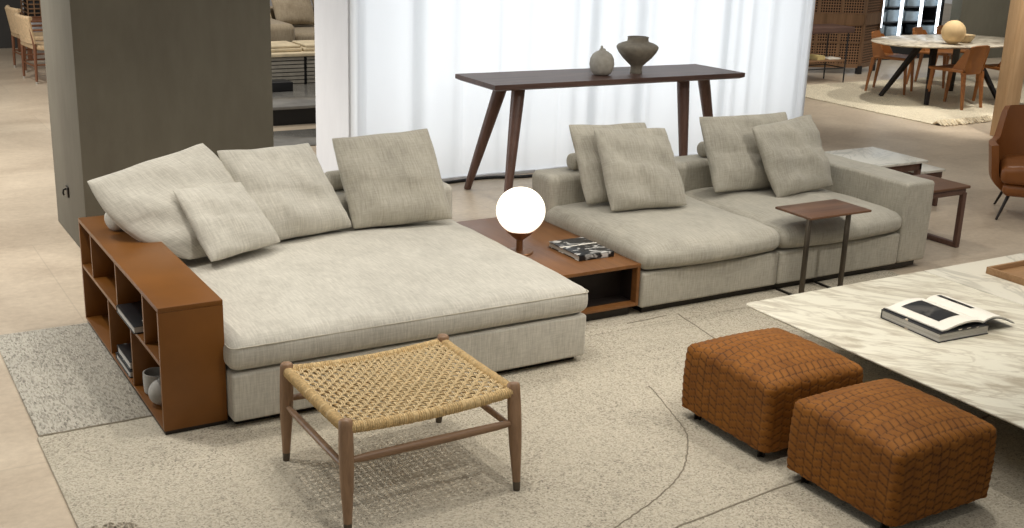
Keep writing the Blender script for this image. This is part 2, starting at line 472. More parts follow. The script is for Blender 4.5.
for i in range(60):
    x = random.uniform(-.46, -.28); y = -.62-abs(random.gauss(0, .14)); a = random.uniform(0, 6.28)
    pz.tube([(x, y, .012), (x+.012*math.cos(a), y+.012*math.sin(a), .02), (x+.022*math.cos(a), y+.022*math.sin(a), .012)], .0035, 5)
tag(pz.build('loose_tuft', M['rug_tuft'], rg), kind='stuff')

# ------------------------------------------------------------------ bookcase armrest
bk = thing('shelf_armrest', 'low tan leather open shelf forming the arm of the daybed', 'bookcase', (.135, .78, 0))
MB().soft(0, .272, 0, 1.572, .56, .582, .003, 1).build('top_panel', M['tan'], bk)
MB().soft(0, .272, 0, .02, .032, .56, .002, 1).build('end_panel', M['tan'], bk)
MB().soft(0, .272, 1.552, 1.572, .032, .56, .002, 1).build('end_panel', M['tan'], bk)
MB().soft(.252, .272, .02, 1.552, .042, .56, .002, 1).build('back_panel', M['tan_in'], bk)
MB().soft(0, .272, .02, 1.552, .032, .042, .002, 1).build('bottom_panel', M['tan'], bk)
MB().soft(0.002, .252, .02, 1.552, .318, .336, .002, 1).build('shelf_board', M['tan'], bk)
for y in (.27, .77, 1.30): MB().soft(.002, .252, y-.009, y+.009, .336, .56, .002, 1).build('divider', M['tan'], bk)
for y in (.53, .98): MB().soft(.002, .252, y-.009, y+.009, .042, .318, .002, 1).build('divider', M['tan'], bk)
MB().soft(.006, .272, .008, 1.56, 0.012, .032, .002, 1).build('plinth', M['plinth'], bk)

def book(name, label, x0, x1, y0, y1, z0, z1, covermat, spine='x1', rot=0, over=.004, group=None, parts=True):
    c = ((x0+x1)/2, (y0+y1)/2, z0); t = thing(name, label, 'book', c, group, rot, local=True)
    hx, hy, h = (x1-x0)/2, (y1-y0)/2, z1-z0; th = min(.004, h*.15)
    mb = MB().soft(-hx, hx, -hy, hy, 0, th, .001, 1).soft(-hx, hx, -hy, hy, h-th, h, .001, 1)
    if spine == 'x1': mb.soft(hx-th, hx, -hy, hy, 0, h, .001, 1)
    elif spine == 'y1': mb.soft(-hx, hx, hy-th, hy, 0, h, .001, 1)
    elif spine == 'y0': mb.soft(-hx, hx, -hy, -hy+th, 0, h, .001, 1)
    else: mb.soft(-hx, -hx+th, -hy, hy, 0, h, .001, 1)
    mb.build('cover', covermat, t)
    a = [-hx+over, hx-over, -hy+over, hy-over]
    k = {'x1': 1, 'x0': 0, 'y0': 2, 'y1': 3}[spine]; a[k] = a[k]+(-th+over if k in (1, 3) else th-over)
    MB().box(a[0], a[1], a[2], a[3], th, h-th).build('page_block', M['pages'], t, smooth=0)
    return t
b1 = book('hardback_book', 'black hardback book lying on the upper shelf of the tan bookcase arm', -.012, .215, .40, .73, .337, .372, M['black'], 'y1')
MB().box(-.06, .0, -.135, -.095, .0352, .0357).build('cover_sticker', M['paper'], b1, smooth=0)
book('boxed_book', 'black boxed book lower of the two in the bottom shelf of bookcase arm', .005, .20, .62, .90, .0425, .075, M['black'], 'y1')
book('boxed_book', 'black and white book on top of another in the bottom shelf of bookcase arm', .012, .19, .64, .89, .0752, .115, M['cover_dark'], 'y1')
cup = MB().lathe([(.0, 0), (.045, 0), (.055, .01), (.058, .05), (.058, .10), (.052, .10), (.050, .03), (0, .025)], (.075, .405, .0425), 28)
tag(cup.build('ceramic_cup', M['ceramic_d'], org=(.075, .405, .0425)), 'grey ceramic cup in the bottom shelf of the tan bookcase arm', 'cup')
ball = MB().lathe([(.001, 0)]+[(.058*math.sin(a), .058-.058*math.cos(a)) for a in [i*PI/16 for i in range(2, 16)]]+[(.012, .117), (.010, .125), (.004, .125)], (.062, .265, .0425), 28)
tag(ball.build('ceramic_bud_vase', M['ceramic_d'], org=(.062, .265, .0425)), 'round grey ceramic bud vase beside the cup in the bottom bookcase shelf', 'vase')

# ------------------------------------------------------------------ upholstery
def wob(p, a=.004, k=3.0, sd=0.0):
    return a*hsh(p.x*k+sd, p.y*k*1.1, p.z*k)+a*.6*hsh(p.x*k*2.7+sd, p.y*k*2.3+2, p.z*k*2)
def cushion(x0, x1, y0, y1, z0, z1, r, crown, bulge=.0, sd=0.0, dip=0.0, front=.0):
    def fn(p):
        u = (p.x-x0)/(x1-x0)*2-1; v = (p.y-y0)/(y1-y0)*2-1; w = (p.z-z0)/(z1-z0)*2-1
        q = Vector(p); k = (1-abs(u)**4)*(1-abs(v)**4)
        if w > 0: q.z += w*(crown*k+dip*abs(u)**6*0)+w*wob(p, .003, 2.5, sd)*2
        s = 1-w*w
        q.y += math.copysign(1, v)*bulge*s*(abs(v)**3); q.x += math.copysign(1, u)*bulge*.6*s*(abs(u)**3)
        q.y -= front*(1-u*u)*max(0, -v)**2
        q.y += wob(p, .002, 4, sd+3)
        return q
    return MB().soft(x0, x1, y0, y1, z0, z1, r, 4, (26, 20, 2), fn)
def piping(x0, x1, y0, y1, z, name, par, r=.005, sag=0, front=0.0):
    P = []; rr = .03
    for cx, cy, a0 in ((x1-rr, y0+rr, -PI/2), (x1-rr, y1-rr, 0), (x0+rr, y1-rr, PI/2), (x0+rr, y0+rr, PI)):
        for i in range(5): P.append((cx+rr*math.cos(a0+i*PI/8), cy+rr*math.sin(a0+i*PI/8), z))
    P.append(P[0]); Q = []
    for i in range(len(P)-1):
        a = Vector(P[i]); b = Vector(P[i+1]); k = 14 if (b-a).length > .2 else 1
        for j in range(k): Q.append(a.lerp(b, j/k))
    Q.append(Vector(P[0]))
    for q in Q:
        u = (q.x-x0)/(x1-x0)*2-1; v = (q.y-y0)/(y1-y0)*2-1
        q.y -= front*(1-u*u)*max(0, -v)**2
    MB().tube(Q, r, 6).build('piping', M['piping'], par, smooth=60)

db = thing('daybed', 'wide pale linen daybed with one deep seat beside the tan shelf', 'sofa', (1.185, .76, 0))
MB().soft(.277, 2.093, -.068, 1.36, .042, .262, .016, 2, (14, 8, 2), lambda p: Vector((p.x, p.y+wob(p, .002, 5), p.z))).build('base', M['linen'], db)
sc_ = cushion(.272, 2.097, -.072, 1.40, .266, .412, .050, .038, .012).build('seat_cushion', M['linen'], db, smooth=70)
piping(.272, 2.097, -.077, 1.40, .382, 'piping', sc_, .003)
MB().soft(.277, 2.093, 1.358, 1.60, .055, .615, .04, 4, (10, 4, 6), lambda p: Vector((p.x, p.y+wob(p, .003, 4), p.z+wob(p, .003, 3)))).build('backrest', M['linen'], db, smooth=70)
MB().soft(.30, 2.06, -.02, 1.56, .012, .045, .004, 1).build('plinth', M['plinth'], db)

lt = thing('open_end_table', 'low brown open-fronted box table between daybed and sofa', 'table', (2.427, .98, 0))
MB().soft(2.101, 2.754, .383, 1.585, .297, .3175, .002, 1).build('top_panel', M['brownbox'], lt)
MB().soft(2.734, 2.754, .383, 1.585, .07, .297, .002, 1).build('side_panel', M['brownbox'], lt)
MB().soft(2.101, 2.121, .383, 1.585, .07, .297, .002, 1).build('side_panel', M['brownbox'], lt)
MB().soft(2.121, 2.734, .383, 1.585, .07, .09, .002, 1).build('bottom_panel', M['brownbox'], lt)
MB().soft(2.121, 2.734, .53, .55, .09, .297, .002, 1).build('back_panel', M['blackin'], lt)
MB().box(2.1215, 2.7335, .43, .529, .0905, .0925).box(2.7310, 2.7335, .43, .529, .0925, .2965).box(2.1215, 2.124, .40, .529, .0925, .2965).box(2.124, 2.731, .42, .529, .2945, .2965).build('painted_shade', M['blackin'], lt, smooth=0)  # thin black sheets standing in for the deep shade inside the box
MB().soft(2.10, 2.72, .42, 1.55, .012, .07, .003, 1).build('plinth', M['plinth'], lt)

sf = thing('sofa', 'pale linen two-seat sofa with one low arm on its right end', 'sofa', (3.93, .98, 0))
MB().soft(2.762, 3.782, .368, 1.36, .055, .262, .016, 2, (12, 8, 2), lambda p: Vector((p.x, p.y+wob(p, .002, 5, 4), p.z))).build('base', M['linen_dark'], sf)
MB().soft(3.788, 4.828, .368, 1.36, .055, .262, .016, 2, (12, 8, 2), lambda p: Vector((p.x, p.y+wob(p, .002, 5, 7), p.z))).build('base', M['linen_dark'], sf)
for x0, x1, sd in ((2.757, 3.783, 1.3), (3.787, 4.828, 5.1)):
    c = cushion(x0, x1, .368, 1.40, .268, .405, .055, .045, .014, sd, front=.050).build('seat_cushion', M['linen_dark'], sf, smooth=70)
MB().soft(2.757, 4.832, 1.358, 1.592, .055, .605, .045, 4, (14, 4, 6), lambda p: Vector((p.x, p.y+wob(p, .004, 4, 2), p.z+wob(p, .004, 3, 2)))).build('backrest', M['linen_dark'], sf, smooth=70)
MB().soft(4.834, 5.092, .364, 1.60, .055, .588, .024, 3, (5, 12, 5), lambda p: Vector((p.x+wob(p, .003, 4), p.y+wob(p, .002, 4, 2), p.z+wob(p, .003, 3)))).build('armrest', M['linen_dark'], sf, smooth=70)
MB().soft(2.80, 5.04, .41, 1.56, .012, .055, .004, 1).build('plinth', M['plinth'], sf)

# ------------------------------------------------------------------ pillows
def pillow(label, TL, TR, BR, BL, th, mat, sd, group, fold=.012, pinch=.02, bow=0):
    TL, TR, BR, BL = (Vector(v) for v in (TL, TR, BR, BL)); n = 22
    cen = (TL+TR+BR+BL)/4; nrm = (TR-BL).cross(TL-BR).normalized()
    if nrm.y > 0: nrm = -nrm
    mb = MB(); vs = []; uv = []; ids = {}
    W = (TR-TL).length; H = (TL-BL).length
    for side in (0, 1):
        for i in range(n+1):
            for j in range(n+1):
                edge = i in (0, n) or j in (0, n)
                if side and edge: ids[1, i, j] = ids[0, i, j]; continue
                # denser rows near the seams
                u = .5-.5*math.cos(PI*i/n)*(.55+.45*abs(math.cos(PI*i/n))); v = .5-.5*math.cos(PI*j/n)*(.55+.45*abs(math.cos(PI*j/n)))
                a, b = 2*u-1, 2*v-1
                rc_ = .016*abs(a*b)**9
                uu = .5+.5*a*(1-pinch*(1-b*b)-rc_+.012*hsh(b*2+sd, sd)); vv = .5+.5*b*(1-pinch*(1-a*a)*(1.6 if b > 0 else .6)-rc_+.014*hsh(a*2.2+sd, sd+2))
                if a < 0: uu += bow*a*a*(1-b*b)*(1-.5*b)*-1
                p = BL.lerp(BR, uu).lerp(TL.lerp(TR, uu), vv)
                d = max(0, (1-abs(a)**2.6)*(1-abs(b)**2.6))**.5
                sag = 1+.28*(-b)          # filling settles to the bottom
                w = fold*(hsh(a*2.6+sd, b*2.2+sd*.7, 0)*.9+hsh(a*5+sd*2, b*6.5-sd, 1)*.5)*(.35+d)
                cr = -.010*math.exp(-((a*.8+b*.35-.35*math.sin(sd))/.13)**2)*d - .008*math.exp(-((b+.38+.25*a*math.cos(sd*3))/.09)**2)*d
                p = p+nrm*((th*.5*d*sag+w+cr) if side == 0 else (-th*.5*d*sag+w*.3))
                ids[side, i, j] = len(vs); vs.append(p); uv.append((u*W+sd, v*H+sd))
    fs = []
    for i in range(n):
        for j in range(n):
            fs.append((ids[0,i,j], ids[0,i+1,j], ids[0,i+1,j+1], ids[0,i,j+1]))
            fs.append((ids[1,i,j], ids[1,i,j+1], ids[1,i+1,j+1], ids[1,i+1,j]))
    mb.add(vs, fs)
    o = mb.build('scatter_cushion', mat, None, 80, uv, tuple(cen-Vector((0, 0, H*.4))))
    return tag(o, label, 'cushion', group)
GD = 'cushions on the daybed'; GS = 'cushions on the two-seat sofa'
pillow('large pale cushion slumped over the tan shelf arm at the left corner of daybed', (-.035, 1.14, .868), (.63, 1.418, .963), (.989, 1.18, .46), (.405, .969, .47), .17, M['linen'], 1.7, GD, .014, .0, .15)
pillow('large pale cushion behind the small one, second from the left on the daybed', (.672, 1.36, .925), (1.227, 1.461, .912), (1.395, 1.25, .455), (.829, 1.14, .455), .20, M['linen'], 3.1, GD)
pillow('small square cushion leaning in front of two larger ones on the daybed', (.359, 1.063, .81), (.753, 1.219, .786), (.904, 1.032, .486), (.471, .838, .486), .12, M['linen'], 4.4, GD, .008)
pillow('upright grey-beige cushion alone at the right end of the daybed', (1.349, 1.441, .931), (1.95, 1.438, .948), (2.007, 1.215, .452), (1.386, 1.226, .452), .19, M['linen_dark'], 5.3, GD, .010)
pillow('cushion mostly hidden behind another at the left end of the two-seat sofa', (2.881, 1.372, .924), (3.464, 1.361, .902), (3.552, 1.15, .46), (2.895, 1.15, .46), .15, M['linen_dark'], 6.2, GS)
pillow('front cushion of the pair at the left end of the two-seat sofa', (2.973, 1.236, .92), (3.469, 1.159, .901), (3.492, .895, .46), (2.95, .965, .455), .16, M['linen_dark'], 7.9, GS, .016)
pillow('wide rear cushion of the pair at the right end of the two-seat sofa', (3.871, 1.33, .917), (4.604, 1.28, .918), (4.589, 1.03, .46), (3.857, 1.085, .46), .16, M['linen_dark'], 8.8, GS, .014)
pillow('tilted front cushion of the pair beside the right arm of two-seat sofa', (4.125, 1.093, .875), (4.735, 1.185, .91), (4.745, .905, .47), (4.166, .833, .45), .16, M['linen_dark'], 9.6, GS, .018)
def bolster(label, a, b, r, mat, group):
    a = Vector(a); b = Vector(b); P = []; R = []
    for i, k in enumerate([0, .004, .015, .035, .07, .5, .93, .965, .985, .996, 1]):
        P.append(a.lerp(b, k)); R.append(r*[.2, .62, .86, .97, 1, 1.03, 1, .97, .86, .62, .2][i])
    mb = MB().tube(P, R, 20); c = (a+b)/2
    return tag(mb.build('bolster_cushion', mat, None, 60, org=tuple(c-Vector((0, 0, r)))), label, 'cushion', group)
bolster('rolled bolster end lying on the tan shelf top under the slumped cushion', (.088, 1.235, .638), (.60, 1.50, .678), .057, M['linen'], 'rolled bolsters behind the cushions')
bolster('rolled bolster peeping out behind the upright cushion on the daybed back', (1.33, 1.50, .672), (1.95, 1.50, .672), .056, M['linen_dark'], 'rolled bolsters behind the cushions')
bolster('rolled bolster peeping out behind the left cushion pair of the sofa', (2.97, 1.47, .66), (3.5, 1.47, .66), .054, M['linen_dark'], 'rolled bolsters behind the cushions')
bolster('rolled bolster peeping out behind the right cushion pair of the sofa', (4.03, 1.47, .66), (4.6, 1.47, .66), .054, M['linen_dark'], 'rolled bolsters behind the cushions')

# ------------------------------------------------------------------ lamp and book on the low table
lx, ly, lz = 2.242, .85, .3178
lp = thing('globe_lamp', 'lit white globe lamp on a bronze stem on the low brown table', 'lamp', (lx, ly, lz))
MB().lathe([(.075, 0), (.078, .004), (.074, .010), (.02, .014), (.016, .018)], (lx, ly, lz), 36).build('base', M['copper'], lp)
MB().lathe([(.019, .012), (.0185, .06), (.020, .092)], (lx, ly, lz), 20).build('stem', M['copper'], lp)
MB().lathe([(.018, .075), (.030, .084), (.060, .108), (.086, .132), (.089, .136), (.084, .136), (.056, .113), (.028, .096), (.01, .095)], (lx, ly, lz), 40).build('dish', M['copper'], lp)
gp = [(.02, .1135)]+[(.139*math.sin(a), .246-.133*math.cos(a)) for a in [PI*i/26 for i in range(2, 26)]]+[(.002, .379)]
MB().lathe(gp, (lx, ly, lz), 40).build('globe', M['globe'], lp, smooth=80)

nb = book('photo_book', 'black and white covered book lying on the low brown table', 2.458, 2.695, .56, .88, .3178, .35, M['cover_bw'], 'y0')
MB().box(-.125, .125, .02, .032, .0324, .0328).build('cover_stripe', M['paper'], nb, smooth=0)

# ------------------------------------------------------------------ C-shaped side table over the seat
st = thing('overlap_table', 'small walnut side table on bronze legs reaching over the sofa seat', 'table', (4.05, .2, 0))
MB().soft(3.797, 4.297, .162, .462, .508, .522, .003, 1).build('tabletop', M['walnut_y'], st)
for x in (3.822, 4.142):
    MB().soft(x-.012, x+.012, .185, .209, .018, .508, .002, 1).build('leg', M['bronze'], st)
MB().soft(3.81, 4.154, .185, .209, .012, .020, .002, 1).soft(3.81, 3.834, .185, .40, .012, .020, .002, 1).soft(4.13, 4.154, .185, .40, .012, .020, .002, 1).build('base', M['plinth'], st)

# ------------------------------------------------------------------ rope stool
so = thing('rope_stool', 'wooden stool with a woven natural rope seat before the daybed', 'stool', (.74, -.71, .012))
tops = {'a': (.398, -.408), 'b': (1.108, -.398), 'c': (.398, -1.008), 'd': (1.114, -.982)}
feet = {'a': (.378, -.435), 'b': (1.098, -.375), 'c': (.380, -1.06), 'd': (1.085, -1.072)}
feet = {'a': (.376, -.438), 'b': (1.100, -.385), 'c': (.372, -1.085), 'd': (1.084, -1.085)}
def legpt(k, z):
    t = 1-(z-.012)/.413; return Vector((lerp(tops[k][0], feet[k][0], t), lerp(tops[k][1], feet[k][1], t), z))
for k in 'abcd':
    zs = [.044, .10, .18, .26, .33, .40, .418, .424, .427]; rs = [.0155, .019, .0245, .0275, .0275, .0265, .025, .020, .006]
    lg = MB().tube([legpt(k, z) for z in zs], rs, 16).build('leg', M['stoolwood'], so, smooth=50)
    MB().tube([legpt(k, z) for z in (.012, .02, .044, .046)], [.0132, .0144, .0158, .0158], 14).build('ferrule', M['bronze'], lg, smooth=50)
def rail(a, b, z, r, mat, name, flat=None):
    A, B = legpt(a, z), legpt(b, z)
    MB().tube([A.lerp(B, t) for t in (0, .12, .5, .88, 1)], [r*.72, r, r*1.1, r, r*.72], 12, flat=flat).build(name, mat, so, smooth=50)
rail('c', 'd', .272, .016, M['stoolrail'], 'stretcher'); rail('a', 'b', .272, .015, M['stoolrail'], 'stretcher')
rail('a', 'c', .245, .013, M['stoolrail'], 'stretcher'); rail('b', 'd', .245, .013, M['stoolrail'], 'stretcher')
# woven seat: four wrapped rails and two sets of crossing cords
wv = MB()
def sagz(u, v): return .395-.018*(1-(2*u-1)**2)*.9-.004*(1-(2*v-1)**2)
def seatpt(u, v, dz=0):
    A = legpt('c', .395).lerp(legpt('d', .395), u); B = legpt('a', .395).lerp(legpt('b', .395), u)
    p = A.lerp(B, v); p.z = sagz(u, v)+dz; return p
NU, NV = 26, 21
for i in range(NU):
    u = .035+.93*i/(NU-1)
    for off in (-.0036, .0036):
        P = []
        for j in range(NV*2+1):
            v = .005+.99*j/(NV*2); ph = ((j//2+i) % 2)*2-1
            p = seatpt(u, v, .0052*ph*(1 if j % 2 else .0)); p.x += off; P.append(p)
        wv.tube(P, .0031, 5)
for j in range(NV):
    v = .04+.92*j/(NV-1)
    for off in (-.0034, .0034):
        P = []
        for i in range(NU*2+1):
            u = .005+.99*i/(NU*2); ph = ((i//2+j) % 2)*2-1
            p = seatpt(u, v, -.0052*ph*(1 if i % 2 else .0)); p.y += off; P.append(p)
        wv.tube(P, .0031, 5)
for off in (0, .5):      # lower layer of cords
    for i in range(15):
        u = (i+.5)/15; wv.tube([seatpt(u, v, -.024) for v in (0, .25, .5, .75, 1)], .004, 5)
wv.build('woven_seat', M['rope'], so, smooth=60)
for e, (f, n) in {'front': (lambda t: seatpt(t, 0), 0), 'back': (lambda t: seatpt(t, 1), 0), 'left': (lambda t: seatpt(0, t), 0), 'right': (lambda t: seatpt(1, t), 0)}.items():
    P = []; R = []; n = 150
    for i in range(n+1):
        t = .018+.964*i/n; P.append(f(t)-Vector((0, 0, .004))); R.append(.0205+(.0022 if i % 2 else -.0012)+random.uniform(-.0008, .0008))
    MB().tube(P, R, 12).build('rope_rail', M['rope_rail'], so, smooth=60)

# ------------------------------------------------------------------ woven leather ottomans
def ottoman(loc, label, yaw=0):
    t = thing('woven_ottoman', label, 'ottoman', loc, 'woven leather ottomans', yaw, local=True)
    W, D, z0, z1, r = .545, .56, .052, .345, .028
    hx, hy = W/2, D/2; vs = []; fs = []; idx = {}; seamv = []
    TU, TV = .046, .036
    def tile(u, v):
        cu = math.floor(u/TU); fu = u/TU-cu; sg = 1 if cu % 2 else -1
        t = v/TV+sg*.42*(fu-.5)+(.5 if cu % 2 else 0)*.5; ft = t % 1.0
        e = min(ft, 1-ft)*TV; eu = min(fu, 1-fu)*TU
        h = .0050*ft*min(1, (1-ft)/.16)+.0012*min(1, eu/.005)
        return h, max(max(0, 1-e/.0050), .8*max(0, 1-eu/.0042)*(1 if ft > .3 else .3))
    def shape(p, nrm):
        u = p.x/hx; v = p.y/hy; w = (p.z-z0)/(z1-z0)
        q = Vector(p)
        dome = (1-abs(u)**2.4)*(1-abs(v)**2.4)
        if w > .45: q.z += .052*max(0, dome)*((w-.45)/.55)
        s = 1+.016*math.sin(PI*min(1, max(0, w)))-.012*w
        q.x *= s; q.y *= s
        return q
    step = .0058
    def axis(h0, h1):
        n = int((h1-h0)/step); return [h0+(h1-h0)*i/n for i in range(n+1)]
    X = axis(-hx, hx); Y = axis(-hy, hy); Z = axis(z0, z1)
    def add(pos, face):
        key = (round(pos[0], 5), round(pos[1], 5), round(pos[2], 5))
        if key in idx: return idx[key]
        p = Vector(pos); e = Vector((max(-hx+r, min(hx-r, p.x)), max(-hy+r, min(hy-r, p.y)), max(z0+.01, min(z1-r, p.z))))
        d = p-e; d = Vector((d.x, d.y, d.z if p.z > e.z else 0))
        if d.length > 1e-9:
            nn = d.normalized(); q = e+nn*r
            if p.z < e.z: q.z = p.z
        else: nn = Vector((0, 0, 1)); q = p
        if face == 't': tu, tv = p.y, p.x+hx+z1
        elif face == 'x': tu, tv = p.y, p.z
        else: tu, tv = p.x, p.z
        h, sm = tile(tu+3, tv+3)
        q = shape(q, nn)+nn*h
        idx[key] = len(vs); vs.append(q); seamv.append(sm); return idx[key]
    for i in range(len(X)-1):
        for j in range(len(Y)-1):
            fs.append(tuple(add((X[a], Y[b], z1), 't') for a, b in ((i,j),(i+1,j),(i+1,j+1),(i,j+1))))
    for k in range(len(Z)-1):
        for j in range(len(Y)-1):
            fs.append(tuple(add((-hx, Y[b], Z[a]), 'x') for a, b in ((k,j),(k+1,j),(k+1,j+1),(k,j+1))))
            fs.append(tuple(add((hx, Y[b], Z[a]), 'x') for a, b in ((k,j),(k,j+1),(k+1,j+1),(k+1,j))))
        for i in range(len(X)-1):
            fs.append(tuple(add((X[b], -hy, Z[a]), 'y') for a, b in ((k,i),(k,i+1),(k+1,i+1),(k+1,i))))
            fs.append(tuple(add((X[b], hy, Z[a]), 'y') for a, b in ((k,i),(k+1,i),(k+1,i+1),(k,i+1))))
    mb = MB(); mb.add(vs, fs); o = mb.build('woven_body', M['otto'], t, smooth=70)
    at = o.data.attributes.new('seam', 'FLOAT', 'POINT'); at.data.foreach_set('value', seamv)
    MB().soft(-hx+.02, hx-.02, -hy+.02, hy-.02, .046, .06, .003, 1).build('underside', M['blackin'], t)
    for sx in (-1, 1):
        for sy in (-1, 1):
            x, y = sx*(hx-.05), sy*(hy-.07)
            MB().soft(x-.02, x+.02, y-.004, y+.004, 0, .052, .001, 1).soft(x-.004, x+.004, y-.018, y+.018, 0, .052, .001, 1).build('foot', M['plinth'], t)
    return t
o1 = ottoman((2.385, -1.085, .012), 'woven tan leather ottoman nearer the sofa, left of the pair')
copy_thing(o1, (2.385, -1.765, .012), 0, 'woven tan leather ottoman nearest the camera, right of the pair')

# ------------------------------------------------------------------ marble coffee tables
def slab(name, label, x0, x1, y0, y1, mat, bx0, bx1, by0, by1, z=.30, th=.02, round_=()):
    t = thing(name, label, 'table', ((x0+x1)/2, (y0+y1)/2, 0))
    poly = []
    for cx, cy, sx, sy, a0 in ((x1, y0, -1, 1, -PI/2), (x1, y1, -1, -1, 0), (x0, y1, 1, -1, PI/2), (x0, y0, 1, 1, PI)):
        rr = .035 if (cx, cy) in round_ else .003
        for i in range(5): poly.append((cx+sx*rr+rr*math.cos(a0+i*PI/8), cy+sy*rr+rr*math.sin(a0+i*PI/8)))
    mb = MB(); n = len(poly)
    mx, my = (x0+x1)/2, (y0+y1)/2
    ins = lambda d: [(x-math.copysign(d, x-mx), y-math.copysign(d, y-my)) for x, y in poly]
    rings = [(ins(.022), z-th), (ins(.003), z-.007), (poly, z-.004), (ins(.002), z)]
    vs = [(x, y, zz) for P, zz in rings for x, y in P]; fs = [tuple(range(n-1, -1, -1)), tuple(range(3*n, 4*n))]
    for k in range(3): fs += [(k*n+i, k*n+(i+1) % n, (k+1)*n+(i+1) % n, (k+1)*n+i) for i in range(n)]
    mb.add(vs, fs).build('marble_top', mat, t, smooth=30)
    MB().soft(bx0, bx1, by0, by1, .012, z-th, .004, 1).build('base', M['plinth'], t)
    return t
slab('coffee_table', 'large low ivory marble coffee table with books, beside the two ottomans', 2.853, 4.186, -2.6, -.356, M['marble'], 3.42, 4.1, -2.5, -.62, round_=((2.853, -.356),))
slab('coffee_table', 'low pale marble coffee table carrying the wooden tray', 4.195, 5.5, -2.6, -.356, M['marble2'], 4.25, 5.2, -2.5, -.56)
cb = book('art_book', 'thick closed book with black cover under the open book on marble table', 3.325, 3.655, -1.215, -.835, .3003, .346, M['cover_b'], 'y1', -.06)
ob = thing('open_book', 'open book with black photograph lying on the closed book on marble table', 'book', (3.635, -1.02, .3465), rot=-.03, local=True)
def page(sgn):
    W = .285 if sgn < 0 else .215
    def f(u, v):
        z = .012+.026*math.sin(min(1, u*1.1)*PI)**.8*(1-.5*u)-.004*u
        if sgn > 0: z += -.024*u*u
        return (sgn*u*W, lerp(-.18, .18, v), z)
    return f
for s_ in (-1, 1):
    f = page(s_); mb = MB()
    mb.sheet((lambda u, v, f=f: f(u, v)) if s_ > 0 else (lambda u, v, f=f: f(u, 1-v)), 16, 2, .009)
    mb.build('page_block', M['paper'], ob, smooth=60)
    mb = MB()
    mb.sheet((lambda u, v, f=f, s_=s_: Vector((f(u, .5)[0]*1.03, lerp(-.186, .186, v if s_ > 0 else 1-v), f(u, .5)[2]-.0095 if s_ > 0 else .003))), 16, 2, .0025)
    mb.build('cover', M['black'], ob, smooth=60)
mb = MB(); f = page(-1)
mb.sheet(lambda u, v: Vector(f(.28+.50*u, .88-.66*v))+Vector((0, 0, .0012)), 8, 2); mb.build('printed_photo', M['photo'], ob, smooth=60)
mb = MB(); f2 = page(1)
mb.sheet(lambda u, v: Vector(f2(.26+.14*u, .36+.60*v))+Vector((0, 0, .0012)), 6, 2); mb.build('printed_photo', M['photo'], ob, smooth=60)
ty = thing('wooden_tray', 'square oak tray on the far pale marble coffee table', 'tray', (4.77, -.70, .3003))
MB().soft(4.50, 5.05, -.86, -.55, .3003, .310, .002, 1).build('tray_base', M['tray'], ty)
mt = MB()
mt.soft(4.49, 5.06, -.56, -.545, .3003, .340, .002, 1).soft(4.49, 5.06, -.875, -.86, .3003, .340, .002, 1).soft(4.485, 4.50, -.875, -.545, .3003, .340, .002, 1).soft(5.05, 5.065, -.875, -.545, .3003, .340, .002, 1)
mt.build('rim', M['tray'], ty)

# ------------------------------------------------------------------ console table with vases
ct = thing('console_table', 'long dark walnut console table with splayed legs before the glowing curtain', 'table', (4.45, 3.25, 0))
poly = [(3.252, 2.925), (5.655, 2.895), (5.605, 3.49), (3.258, 3.565)]
ins = [(3.285, 2.955), (5.625, 2.925), (5.575, 3.46), (3.29, 3.535)]
vs = [(x, y, .870) for x, y in ins]+[(x, y, .885) for x, y in poly]+[(x, y, .920) for x, y in poly]
fs = [(3,2,1,0), (8,9,10,11)]+[(k*4+i, k*4+(i+1) % 4, k*4+4+(i+1) % 4, k*4+4+i) for k in range(2) for i in range(4)]
mb = MB(); mb.add(vs, fs); mb.build('tabletop', M['walnut'], ct, smooth=20)
for top, foot in (((3.60, 3.16, .88), (3.395, 2.94, 0)), ((3.535, 3.30, .88), (3.346, 3.49, 0)), ((5.21, 3.16, .88), (5.16, 2.99, 0)), ((5.52, 3.28, .88), (5.86, 3.43, 0))):
    T, F = Vector(top), Vector(foot)
    MB().tube([F.lerp(T, k) for k in (0, .02, .3, .6, .85, 1)], [.026, .029, .038, .046, .052, .054], 18).build('leg', M['walnut_leg'], ct, smooth=50)
def wobprof(prof, c, n, a=.0):
    return MB().lathe(prof, c, n)
rv = thing('round_vase', 'small round pale stoneware vase on the console table', 'vase', (4.37, 3.16, .9202))
MB().lathe([(0.0000, 0.0000), (0.0522, 0.0000), (0.0766, 0.0139), (0.0928, 0.0464), (0.1009, 0.0870), (0.0963, 0.1276), (0.0766, 0.1647), (0.0487, 0.1856), (0.0278, 0.1949), (0.0232, 0.2088), (0.0186, 0.2065), (0.0186, 0.1914), (0.0046, 0.1856)], (4.37, 3.16, .9202), 36).build('body', M['ceramic_w'], rv, smooth=60)
MB().lathe([(0.0070, 0.1949), (0.0116, 0.2042), (0.0104, 0.2274), (0.0046, 0.2320)], (4.362, 3.16, .9202), 12).build('stub', M['ceramic_w'], rv, smooth=60)
fv = MB().lathe([(0.0000, 0.0000), (0.0483, 0.0000), (0.0506, 0.0069), (0.0460, 0.0230), (0.0483, 0.0575), (0.0690, 0.0782), (0.1207, 0.1265), (0.1564, 0.1725), (0.1702, 0.2012), (0.1713, 0.2162), (0.1587, 0.2300), (0.1265, 0.2449), (0.0954, 0.2530), (0.0874, 0.2599), (0.0839, 0.2794), (0.0874, 0.2932), (0.0805, 0.2944), (0.0759, 0.2702), (0.0690, 0.2472), (0.0115, 0.2300)], (4.715, 3.16, .9202), 40)
tag(fv.build('footed_vase', M['ceramic'], org=(4.715, 3.16, .9202), smooth=50), 'wide-shouldered footed stoneware vase on the console table', 'vase')

